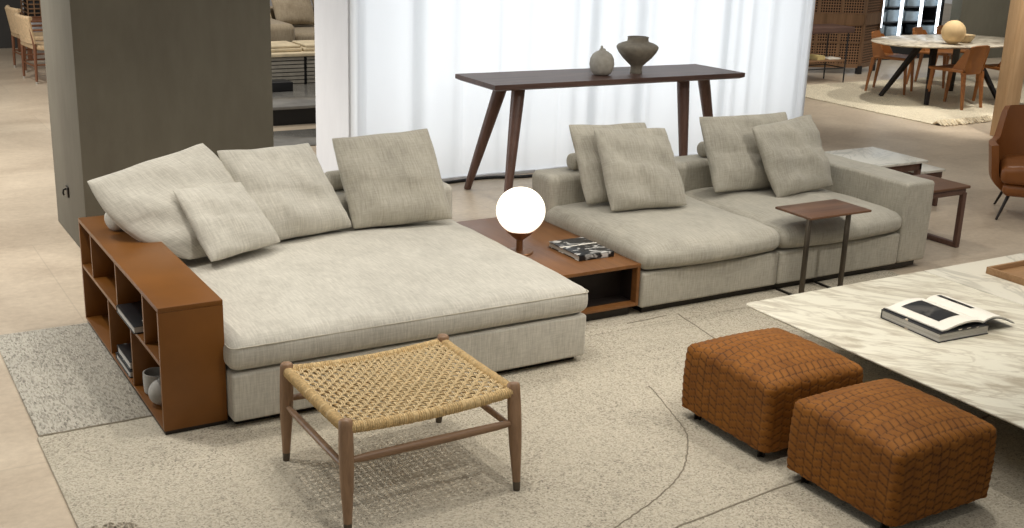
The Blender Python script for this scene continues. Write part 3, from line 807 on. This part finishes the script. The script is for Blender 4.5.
# ------------------------------------------------------------------ small tables behind the right arm
w = thing('walnut_side_table', 'walnut end table with sled legs beside the right sofa arm', 'table', (5.42, .78, 0))
MB().soft(5.14, 5.735, .585, .99, .428, .448, .006, 2).build('tabletop', M['walnut_y'], w)
MB().soft(5.16, 5.71, .60, .975, .385, .424, .003, 1).build('apron', M['walnut_leg'], w)
for x in (5.175, 5.70):
    mb = MB()
    for y in (.612, .962): mb.soft(x-.02, x+.02, y-.018, y+.018, .02, .40, .006, 2)
    mb.soft(x-.02, x+.02, .594, .98, .0, .038, .008, 2)
    mb.build('sled_leg', M['walnut_leg'], w)
m1 = thing('marble_side_table', 'taller square marble-topped end table behind the right sofa arm', 'table', (5.95, 1.72, 0))
MB().soft(5.55, 6.27, 1.41, 1.98, .40, .42, .004, 1).build('marble_top', M['marble3'], m1)
mb = MB(); mb.soft(5.58, 6.24, 1.44, 1.47, .34, .399, .003, 1).soft(5.58, 6.24, 1.92, 1.95, .34, .399, .003, 1).soft(5.58, 5.61, 1.44, 1.95, .34, .399, .003, 1).soft(6.21, 6.24, 1.44, 1.95, .34, .399, .003, 1)
mb.build('apron', M['walnut_leg'], m1)
for x in (5.6, 6.22):
    for y in (1.46, 1.93): MB().soft(x-.02, x+.02, y-.02, y+.02, 0, .35, .004, 1).build('leg', M['walnut_leg'], m1)
m2 = thing('marble_side_table', 'lower marble-topped end table just beyond the taller one', 'table', (6.45, 1.75, 0))
MB().soft(6.30, 6.60, 1.50, 2.05, .285, .305, .004, 1).build('marble_top', M['marble3'], m2)
MB().soft(6.315, 6.585, 1.515, 2.03, .235, .284, .003, 1).build('apron', M['walnut_leg'], m2)
for x in (6.335, 6.565):
    for y in (1.535, 2.01): MB().soft(x-.018, x+.018, y-.018, y+.018, 0, .24, .004, 1).build('leg', M['walnut_leg'], m2)

# ------------------------------------------------------------------ leather armchair at the right edge
ac = thing('leather_armchair', 'cognac leather armchair with wrapped arms at the right edge', 'armchair', (7.05, 1.2, 0), rot=.0, local=True)
def shell(u, v):
    # u: around from one arm front (0) over the back (.5) to the other (1); v: bottom to top
    a = lerp(-PI*.60, PI*.60, u)+PI/2
    k = abs(2*u-1)                       # 1 at arm fronts, 0 at back
    H = lerp(.80, .565, min(1, max(0, (k-.30)/.28)**1.0) if k > .30 else 0)
    s = min(1, max(0, (k-.46)/.15)); s = s*s*(3-2*s); H = lerp(.80, .56, s)
    q_ = min(1, v*2.6); R = (.30+.05*v)*lerp(.66, 1, 1-(1-q_)**2)
    x = (R+.03)*math.cos(a)*1.05; y = R*math.sin(a)*1.05
    if k > .62: y -= (k-.62)*.30
    z = lerp(.19, H, v)
    y += (.07*v*v)*(1-s)
    return Vector((x, y, z))
MB().sheet(lambda u, v: shell(u, v), 48, 12, .055).build('shell', M['cognac'], ac, smooth=60)
MB().soft(-.285, .285, -.33, .25, .29, .42, .05, 4, (10, 10, 2), lambda p: Vector((p.x, p.y, p.z+(.025*(1-(p.x/.29)**2) if p.z > .36 else 0)))).build('seat_cushion', M['cognac'], ac, smooth=70)
MB().soft(-.26, .26, -.30, .22, .19, .295, .05, 3).build('seat_shell', M['cognac'], ac, smooth=60)
for sx, sy in ((-1, -1), (1, -1), (-1, 1), (1, 1)):
    MB().tube([(sx*.20, sy*.20, .20), (sx*.27, sy*.28, 0)], [.014, .009], 10).build('leg', M['darkleg'], ac)
ac.location = (7.04, .98, 0); ac.rotation_euler = (0, 0, math.radians(-51))

# ------------------------------------------------------------------ dining group
dr = thing('fringed_rug', 'cream rug with a shaggy fringe under the far dining table', 'rug', (11.7, 6.2, 0))
MB().soft(9.66, 13.6, 4.2, 6.98, .001, .012, .004, 1).build('pile_field', M['cream_rug'], dr)
fr = MB()
for i in range(420):
    x = 9.68+i*.0093+random.uniform(-.004, .004); L = random.uniform(.10, .17); d = random.uniform(-.03, .03)
    fr.tube([(x, 4.205, .010), (x+d*.4, 4.205-L*.5, .035+random.uniform(0, .02)), (x+d, 4.205-L, .010)], [.010, .014, .006], 5)
tag(fr.build('fringe', M['fringe'], dr), kind='stuff')
Z0 = .012
dt = thing('dining_table', 'oval marble-topped dining table on slanting dark metal legs', 'table', (11.35, 5.53, Z0))
def oval(rx, ry, z, n=64): return [(11.38+rx*math.cos(2*PI*i/n), 5.53+ry*math.sin(2*PI*i/n), z) for i in range(n)]
vs = oval(1.12, .60, .712)+oval(1.185, .66, .727)+oval(1.19, .665, .734)+oval(1.185, .66, .738); n = 64
fs = [tuple(range(n-1, -1, -1)), tuple(range(3*n, 4*n))]+[(k*n+i, k*n+(i+1) % n, k*n+n+(i+1) % n, k*n+n+i) for k in range(3) for i in range(n)]
mb = MB(); mb.add(vs, fs); mb.build('marble_top', marble('warm_marble', srgb(206, 196, 176), srgb(150, 138, 120), srgb(96, 88, 76), .4, (2, 4, 3), .45, .62), dt, smooth=40)
MB().soft(10.75, 11.95, 5.38, 5.68, .68, .725, .004, 1).build('frame', M['darkleg'], dt)
for sx, sy in ((-1, -1), (-1, 1), (1, -1), (1, 1)):
    MB().bar((11.35+sx*.67, 5.53+sy*.37, Z0), (11.35+sx*.34, 5.53+sy*.10, .70), .035, .05, (1, 0, 0), .05, .085).build('leg', M['darkleg'], dt)

def dining_chair(label):
    t = thing('dining_chair', label, 'chair', (0, 0, 0), 'tan leather chairs around the oval dining table', local=True)
    # faces -y locally; back on +y
    MB().soft(-.235, .235, -.25, .22, .435, .475, .018, 3, (6, 6, 1), lambda p: Vector((p.x*(1-.10*(p.y+.25)), p.y, p.z-.012*(1-(p.x/.24)**2)*(1 if p.z > .455 else 0)))).build('seat', M['orange'], t, smooth=60)
    def bk_(u, v):
        x = (2*u-1)*lerp(.20, .185, v); k = abs(2*u-1)
        return Vector((x, 0.225+.055*v-.05*k**3*(1-.6*v), lerp(.42, .765, v)-.012*k**4*v))
    MB().sheet(bk_, 16, 10, .022).build('backrest', M['orange'], t, smooth=60)
    for sx in (-1, 1):
        def gus(u, v, sx=sx):
            y = lerp(-.02+.0*v, .20, u)+.08*v*u; return Vector((sx*.205, lerp(lerp(.05, .22, u), lerp(.22, .27, u), v), lerp(.46, .72, v)))
        MB().sheet(gus, 6, 6, .014).build('side_gusset', M['orange'], t, smooth=60)
        MB().bar((sx*.205, -.235, 0), (sx*.195, -.20, .44), .026, .026, (0, 1, 0), .042, .042).build('leg', M['orange'], t)
        MB().bar((sx*.205, .265, 0), (sx*.19, .215, .44), .026, .026, (0, 1, 0), .046, .046).build('leg', M['orange'], t)
    return t
dc = dining_chair('tan leather dining chair with its back to the camera, nearest the camera')
dc.location = (10.98, 5.02, Z0); dc.rotation_euler = (0, 0, PI+.12)
GC = 'tan leather chairs around the oval dining table'
copy_thing(dc, (11.75, 4.92, Z0), PI-.1, 'tan leather dining chair partly hidden behind the oak post', GC)
copy_thing(dc, (11.14, 6.16, Z0), .50, 'tan leather dining chair at the left end, facing the camera', GC)
copy_thing(dc, (12.20, 6.40, Z0), .42, 'tan leather dining chair behind the table, left of the stone ball', GC)
copy_thing(dc, (12.82, 6.50, Z0), .25, 'tan leather dining chair almost hidden behind the stone ball', GC)
sb = MB().lathe([(.04, .0)]+[(.145*math.sin(a), .145-.145*math.cos(a)) for a in [PI*i/20 for i in range(2, 20)]]+[(.002, .29)], (11.07, 5.22, .7383), 36)
tag(sb.build('stone_ball', M['stone_ball'], org=(11.07, 5.22, .7383), smooth=80), 'round sand-coloured ball ornament on the oval dining table', 'ornament')
bw = MB().lathe([(0, 0), (.06, 0), (.075, .012), (.11, .07), (.118, .10), (.108, .10), (.09, .06), (0, .03)], (11.40, 5.30, .7383), 28)
tag(bw.build('sand_bowl', M['bowl'], org=(11.40, 5.30, .7383), smooth=50), 'small sand-coloured bowl beside the ball on the dining table', 'bowl')

# ------------------------------------------------------------------ oak post and panel at the right
op = struct(MB().soft(9.75, 9.98, 3.36, 3.50, 0, 3.4, .004, 1).build('trim_2', M['oakpost']))
fp = thing('framed_panel', 'mauve-grey panel in a thin dark frame right of the oak post', 'panel', (10.3, 3.2, 0))
MB().soft(10.06, 10.9, 3.16, 3.18, .55, 2.2, .003, 1).build('panel', M['grey_panel'], fp)
mb = MB(); mb.soft(10.03, 10.06, 3.14, 3.20, .0, 2.25, .003, 1).soft(10.9, 10.93, 3.14, 3.20, 0, 2.25, .003, 1).soft(10.06, 10.9, 3.14, 3.20, .52, .55, .003, 1).soft(10.06, 10.9, 3.14, 3.20, 2.2, 2.25, .003, 1)
mb.build('frame', M['walnut_leg'], fp)

# ------------------------------------------------------------------ folding screen, desk and shelving
fs_ = thing('folding_screen', 'brown two-leaf folding screen with woven cane squares', 'screen', (12.1, 7.63, 0))
def leaf(A, B, ncol, nrow):
    A = Vector((A[0], A[1], 0)); B = Vector((B[0], B[1], 0)); d = (B-A).normalized(); L = (B-A).length
    nrm = Vector((-d.y, d.x, 0)); mb = MB(); H0, H1 = .12, 2.1
    for k in range(ncol+1): p = A+d*(L*k/ncol); mb.bar((p.x, p.y, H0), (p.x, p.y, H1), .05 if k in (0, ncol) else .022, .04, (d.x, d.y, 0))
    for z in (H0, .78, H1): mb.bar((A.x, A.y, z), (B.x, B.y, z), .05, .06 if z != .78 else .16)
    for k in range(1, nrow): mb.bar((A.x, A.y, lerp(H0, H1, k/nrow)), (B.x, B.y, lerp(H0, H1, k/nrow)), .03, .022)
    f = mb.build('leaf_frame', M['screenframe'], fs_)
    random.seed(3)
    for i in range(ncol):
        for j in range(nrow):
            p0 = A+d*(L*i/ncol+.012); p1 = A+d*(L*(i+1)/ncol-.012); z0, z1 = lerp(H0, H1, j/nrow)+.012, lerp(H0, H1, (j+1)/nrow)-.012
            sh = nrm*random.choice((-.008, .0, .008)); th = nrm*.006; m = MB(); vs = []
            for q in (p0+sh, p1+sh):
                for z in (z0, z1):
                    for s in (-1, 1): vs.append((q.x+th.x*s, q.y+th.y*s, z))
            m.add(vs, [(0,1,3,2), (4,6,7,5), (0,4,5,1), (2,3,7,6), (0,2,6,4), (1,5,7,3)])
            L0 = (p1-p0).length
            uvs = [(0,0),(0,0),(0,z1-z0),(0,z1-z0),(L0,0),(L0,0),(L0,z1-z0),(L0,z1-z0)]
            m.build('cane_square', M['cane_g'] if (i*7+j*5+i*j) % 3 == 0 and j > 2 else M['cane'], f, smooth=0, uv=uvs)
leaf((11.15, 8.05), (12.1, 7.63), 3, 6); leaf((12.1, 7.63), (12.66, 7.86), 1, 6)
for p in ((12.1, 7.63), (12.62, 7.85), (11.17, 8.04)): MB().soft(p[0]-.04, p[0]+.04, p[1]-.03, p[1]+.03, 0, .12, .004, 1).build('foot', M['shelf_black'], fs_)

dk = thing('console_desk', 'narrow wood-topped desk on thin black frame before the folding screen', 'desk', (10.7, 7.2, 0))
MB().soft(10.0, 11.28, 7.02, 7.45, .68, .76, .004, 1).build('desktop', M['walnut'], dk)
for x in (10.08, 11.2):
    mb = MB()
    for y in (7.05, 7.42): mb.tube([(x, y, 0), (x, y, .68)], .010, 8)
    mb.tube([(x, 7.05, .20), (x, 7.42, .20)], .008, 8); mb.build('leg_frame', M['shelf_black'], dk)
MB().tube([(10.08, 7.05, .20), (11.2, 7.05, .20)], .008, 8).tube([(10.08, 7.42, .20), (11.2, 7.42, .20)], .008, 8).build('low_rail', M['shelf_black'], dk)
MB().soft(10.06, 11.22, 7.05, 7.42, .295, .312, .003, 1).build('low_shelf', M['screenframe'], dk)
tag(MB().soft(10.72, 10.86, 7.10, 7.34, .3125, .36, .003, 1).soft(10.73, 10.85, 7.10, 7.33, .36, .372, .003, 1).build('paper_stack', M['yel'], org=(10.8, 7.2, .3125)), 'pale paper books stacked on the low shelf of the desk', 'book')
tag(MB().soft(10.95, 11.18, 7.12, 7.30, .3125, .33, .003, 1).build('magazine', M['paper'], org=(11.06, 7.2, .3125)), 'thin pale magazine flat on the low shelf of the desk', 'magazine')

sh = thing('display_shelving', 'black display shelving with upright white light strips and grey boxes', 'shelving', (13.9, 8.9, 0))
mb = MB(); mb.box(13.0, 15.1, 9.2, 9.24, 0, 2.6); mb.box(13.0, 15.1, 8.75, 9.2, 0, .36)
for x in (13.0, 15.1): mb.box(x-.02, x+.02, 8.75, 9.2, .36, 2.6)
for k in range(10): mb.box(13.02, 15.08, 8.8, 9.2, .36+k*.235-.01, .36+k*.235+.01)
mb.build('carcass', M['shelf_black'], sh, smooth=0)
for i, (x, z) in enumerate(((13.22, .40), (13.66, .52), (14.10, .30), (14.56, .46), (14.98, .40))):
    MB().box(x-.024, x+.024, 8.72, 8.745, z, 2.5).build('light_strip', M['strip'], sh, smooth=0)
BAY = ('left end', 'second bay from the left', 'middle bay', 'second bay from the right', 'right end')
ROW = ('lowest', 'second', 'third', 'fourth')
for i in range(5):
    for k in range(4):
        if (i*3+k*2) % 5 == 4: continue
        x = 13.04+i*.415; z = .36+k*.235+.0105
        b = MB().soft(x+.02, x+.385, 8.80, 9.15, z, z+.15+.03*((i+k) % 2), .006, 1)
        tag(b.build('storage_box', M['shelf_grey'], org=(x+.2, 9.0, z)), 'blue-grey box on the %s shelf of the lit shelving, %s' % (ROW[k], BAY[i]), 'box', 'grey boxes on the lit shelving')

# ------------------------------------------------------------------ left background: rope chairs at a table
def rope_chair(label):
    t = thing('rope_armchair', label, 'chair', (0, 0, 0), 'pale rope-back wooden chairs', local=True)
    # faces +x
    for y in (-.25, .25):
        MB().tube([(-.25, y, .03), (-.24, y, .45), (-.27, y*.98, .66)], [.015, .022, .018], 10).build('leg', M['redwood'], t)
        MB().tube([(.25, y, .03), (.24, y, .30), (.24, y, .62)], [.015, .021, .016], 10).build('leg', M['redwood'], t)
        for x in (-.25, .25): MB().tube([(x, y, 0), (x, y, .03)], .014, 8).build('foot_cap', M['ceramic_w'], t)
        MB().soft(-.27, .27, y-.022, y+.022, .61, .635, .008, 2).build('arm', M['redwood'], t)
        MB().tube([(-.24, y, .22), (.24, y, .22)], .010, 8).build('stretcher', M['redwood'], t)
    MB().tube([(-.24, -.25, .2), (-.24, .25, .2)], .010, 8).tube([(.24, -.25, .2), (.24, .25, .2)], .010, 8).build('stretcher', M['redwood'], t)
    MB().soft(-.26, .26, -.26, .26, .40, .455, .02, 2, (4, 4, 1), lambda p: Vector((p.x, p.y, p.z-.02*(1-(p.x/.26)**2)))).build('seat', M['beechrope'], t, smooth=60)
    def bk2(u, v):
        y = (2*u-1)*.27; return Vector((-.275-.05*v+.05*abs(2*u-1)**2.5, y, lerp(.47, .76, v)))
    MB().sheet(bk2, 16, 8, .02).build('backrest', M['beechrope'], t, smooth=60)
    MB().tube([bk2(i/12, 1)+Vector((.01, 0, 0)) for i in range(13)], .024, 10).build('top_rail', M['beechrope'], t, smooth=60)
    return t
rc = rope_chair('nearer of the two rope-back wooden chairs left of the column')
rc.location = (1.40, 10.36, 0); rc.rotation_euler = (0, 0, .12)
copy_thing(rc, (1.44, 11.35, 0), .1, 'farther of the two rope-back wooden chairs left of the column', 'pale rope-back wooden chairs')
lt2 = thing('wooden_table', 'reddish wooden table with low frame behind the rope-back chairs', 'table', (2.0, 12.7, 0))
MB().soft(1.44, 2.6, 12.3, 13.2, .50, .54, .004, 1).build('tabletop', M['redwood'], lt2)
for x in (1.48, 2.55):
    for y in (12.35, 13.15): MB().soft(x-.03, x+.03, y-.03, y+.03, 0, .50, .004, 1).build('leg', M['redwood'], lt2)
bs_ = thing('wire_basket', 'dark wire basket standing on the wooden table left of the column', 'basket', (1.85, 12.6, .5405))
mb = MB()
for k in range(9):
    x = 1.50+k*.08
    for y in (12.35, 12.85): mb.tube([(x, y, .5405), (x, y, .90)], .010, 6)
for k in range(7):
    z = .545+k*.058
    for y in (12.35, 12.85): mb.tube([(1.50, y, z), (2.14, y, z)], .010, 6)
    for x in (1.50, 2.14): mb.tube([(x, 12.35, z), (x, 12.85, z)], .010, 6)
mb.build('wire_frame', M['screenframe'], bs_)
MB().soft(1.52, 2.12, 12.37, 12.83, .542, .86, .01, 1).build('liner', M['shelf_black'], bs_)

# ------------------------------------------------------------------ view through the gap between column and light box
fsf = thing('taupe_sofa', 'distant taupe sofa seen through the gap beside the column', 'sofa', (4.2, 10.4, 0))
MB().soft(3.2, 6.2, 9.6, 10.7, .0, .42, .04, 3).build('base', M['farlinen'], fsf, smooth=60)
MB().soft(3.4, 4.16, 9.45, 10.6, .30, .70, .08, 4).build('arm_cushion', M['farlinen'], fsf, smooth=60)
MB().soft(4.17, 5.4, 9.5, 10.5, .40, .58, .06, 4).build('seat_cushion', M['farlinen'], fsf, smooth=60)
MB().soft(3.2, 6.2, 10.5, 10.85, .1, .80, .06, 4).build('backrest', M['farlinen'], fsf, smooth=60)
pillow('taupe cushion on the distant sofa in the gap beside the column', (4.12, 10.35, 1.09), (4.66, 10.40, 1.10), (4.72, 10.18, .62), (4.15, 10.12, .62), .18, M['farlinen'], 2.2, 'cushions on the distant sofa', .01)
pillow('second cushion at the right of the distant sofa in the gap', (4.70, 10.42, 1.02), (5.25, 10.42, 1.02), (5.28, 10.2, .62), (4.74, 10.2, .62), .16, M['farlinen'], 3.3, 'cushions on the distant sofa', .01)
pillow('pale striped cushion at the left of the distant sofa in the gap', (3.65, 10.42, 1.08), (4.10, 10.42, 1.10), (4.12, 10.2, .66), (3.64, 10.2, .66), .14, M['farpale'], 5.3, 'cushions on the distant sofa', .01)
rt = thing('ribbed_cabinet', 'low grey ribbed cabinet with a pale top seen through the gap', 'cabinet', (3.8, 8.4, 0))
MB().soft(2.9, 4.9, 7.96, 9.0, .50, .535, .004, 1).build('top', M['farpale'], rt)
mb = MB()
for k in range(11): mb.box(2.95, 3.69, 7.98, 8.01, .03+k*.043, .062+k*.043)
mb.build('ribbed_front', M['slat'], rt, smooth=0)
mb = MB()
for k in range(11): mb.box(3.73, 4.85, 7.98, 8.01, .03+k*.043, .062+k*.043)
mb.build('ribbed_front', M['slat'], rt, smooth=0)
MB().box(2.95, 4.85, 8.012, 8.95, 0, .50).build('carcass', M['shelf_black'], rt, smooth=0)
for k, (x0, x1, c) in enumerate(((3.25, 3.72, 'left'), (3.74, 4.2, 'right'))):
    mb = MB().soft(x0, x1, 8.1, 8.6, .5355, .575, .015, 2).soft(x0+.03, x1-.01, 8.12, 8.58, .575, .605, .012, 2)
    tag(mb.build('folded_textile', M['farpale'], org=((x0+x1)/2, 8.35, .5355)), 'pale folded textile on the ribbed cabinet, %s one of two' % c, 'textile', 'folded textiles on the cabinet')
gt = thing('lacquer_table', 'wide low glossy grey table seen through the gap beside the column', 'table', (3.3, 7.2, 0))
MB().soft(2.4, 4.6, 6.55, 7.88, .17, .20, .004, 1).build('top', M['gloss'], gt)
MB().box(2.45, 4.55, 6.62, 7.83, 0, .17).build('plinth', M['shelf_black'], gt, smooth=0)
tag(MB().soft(3.0, 3.36, 7.45, 7.7, .2005, .30, .004, 1).build('black_case', M['black'], org=(3.2, 7.6, .2005)), 'small black case on the glossy low table in the gap', 'box')
g2 = MB().soft(2.35, 3.4, 5.55, 6.3, .0, .012, .003, 1)
tag(g2.build('grey_floor_mat', M['gloss'], org=(2.9, 5.9, 0)), 'glossy grey floor panel in the gap between column and curtain wall', 'mat')

# ------------------------------------------------------------------ light
def area(name, loc, size, power, col=(1, .93, .82), target=None, size_y=None, spread=PI):
    l = bpy.data.lights.new(name, 'AREA'); l.energy = power; l.color = col; l.size = size; l.spread = spread
    if size_y: l.shape = 'RECTANGLE'; l.size_y = size_y
    o = bpy.data.objects.new(name, l); COL.objects.link(o); o.location = loc
    if target: o.rotation_euler = (Vector(target)-Vector(loc)).to_track_quat('-Z', 'Y').to_euler()
    return o
def spot(name, loc, target, power, angle=80, blend=.6, rad=.06, col=(1, .91, .78)):
    l = bpy.data.lights.new(name, 'SPOT'); l.energy = power; l.color = col; l.spot_size = math.radians(angle); l.spot_blend = blend; l.shadow_soft_size = rad
    o = bpy.data.objects.new(name, l); COL.objects.link(o); o.location = loc
    o.rotation_euler = (Vector(target)-Vector(loc)).to_track_quat('-Z', 'Y').to_euler()
    return o
NEU = (1, .955, .88)
spot('ceiling_or_fill_spot', (.9, -.35, 3.4), (.8, -.6, 0), 96, rad=.03, col=NEU)
spot('ceiling_or_fill_spot', (1.4, 1.2, 3.4), (1.2, .8, .3), 55, 100, col=NEU)
spot('ceiling_or_fill_spot', (1.6, -2.6, 3.4), (1.2, -.2, .3), 110, col=NEU)
spot('ceiling_or_fill_spot', (4.6, -2.0, 3.4), (3.9, .4, .3), 165, col=NEU)
spot('ceiling_or_fill_spot', (3.3, -1.0, 3.4), (3.3, -1.1, .3), 92, col=NEU)
spot('ceiling_or_fill_spot', (4.4, 1.6, 3.4), (4.2, 1.0, .3), 80, 100, col=NEU)
spot('ceiling_or_fill_spot', (-.8, 1.0, 3.4), (-.5, 1.3, 0), 165, col=NEU)
spot('ceiling_or_fill_spot', (-1.0, 5.5, 3.4), (-.5, 5.5, 0), 520, 120, col=NEU)
spot('ceiling_or_fill_spot', (.2, 9.0, 3.4), (.9, 10.2, 0), 200, 100, col=NEU)
spot('ceiling_or_fill_spot', (11.3, 4.4, 3.4), (11.2, 5.2, 0), 240, 90, col=NEU)
spot('ceiling_or_fill_spot', (10.4, 5.6, 3.4), (10.6, 5.4, 0), 170, 90, col=NEU)
spot('ceiling_or_fill_spot', (8.0, 2.5, 3.4), (8.0, 2.5, 0), 62, 110, col=NEU)
spot('ceiling_or_fill_spot', (4.2, 9.0, 3.4), (4.2, 9.6, 0), 160, 90, col=NEU)
spot('ceiling_or_fill_spot', (3.4, 7.0, 3.4), (3.4, 7.2, 0), 130, 90, col=NEU)  # fill spot added to brighten the view through the gap
spot('ceiling_or_fill_spot', (8.9, 1.9, 3.3), (9.87, 3.4, 1.15), 300, 36, col=NEU)  # narrow spot added to lift the oak post, no known fixture
spot('ceiling_or_fill_spot', (15.0, 6.2, 3.4), (15.6, 8.4, .9), 170, 90, col=NEU)  # added spot that brightens the olive wall
spot('ceiling_or_fill_spot', (13.2, 7.0, 3.4), (13.8, 8.8, .7), 70, 80, col=(.9, .96, 1))  # cool spot added so the shelving and boxes come out lighter
spot('ceiling_or_fill_spot', (10.6, 6.4, 3.4), (11.5, 7.8, .6), 75, 70, col=NEU)  # extra fill added to brighten the folding screen
spot('ceiling_or_fill_spot', (6.0, -.8, 3.4), (7.0, .9, .5), 50, 40, col=NEU)  # unseen spot put in to brighten the leather armchair
area('added_overhead_fill', (2.2, -.2, 3.45), 5.0, 62, (1, .97, .92), size_y=3.5)  # broad soft fill added overhead, not a known light panel
area('added_side_light', (-4.5, 6.0, 2.2), 4.0, 255, (.95, .98, 1), (1.5, 4.0, 1.2), 2.5)  # soft light added from the unseen left for column and lightbox faces
area('curtain_backlight', (4.9, 4.38, 1.6), 4.6, 60, (.95, .98, 1.0), (4.9, 3.0, 1.6), 3.0)

w_ = bpy.data.worlds.new('showroom_ambient'); w_.use_nodes = True; SC.world = w_
bg = w_.node_tree.nodes['Background']; bg.inputs[0].default_value = (1, .97, .92, 1); bg.inputs[1].default_value = .27

# ------------------------------------------------------------------ camera
cam = bpy.data.cameras.new('camera'); co = bpy.data.objects.new('camera', cam); COL.objects.link(co)
yaw, pit, rol, foc = -0.5441271183, 0.2971714281, 0.0349915153, 1174.8478
cy, sy = math.cos(yaw), math.sin(yaw)
F = Vector((-sy*math.cos(pit), cy*math.cos(pit), -math.sin(pit))); r = Vector((cy, sy, 0)); u = r.cross(F)
R = math.cos(rol)*r+math.sin(rol)*u; U = -math.sin(rol)*r+math.cos(rol)*u
mw = Matrix((R, U, -F)).transposed().to_4x4(); mw.translation = (-1.1052, -4.6075, 2.2084)
co.matrix_world = mw
cam.sensor_fit = 'HORIZONTAL'; cam.sensor_width = 36; cam.lens = foc/1024*36; cam.clip_end = 200; cam.clip_start = .05
SC.camera = co
vs_ = SC.view_settings; vs_.view_transform = 'Standard'; vs_.look = 'None'; vs_.gamma = 1; vs_.use_curve_mapping = False
vs_.exposure = 0.0
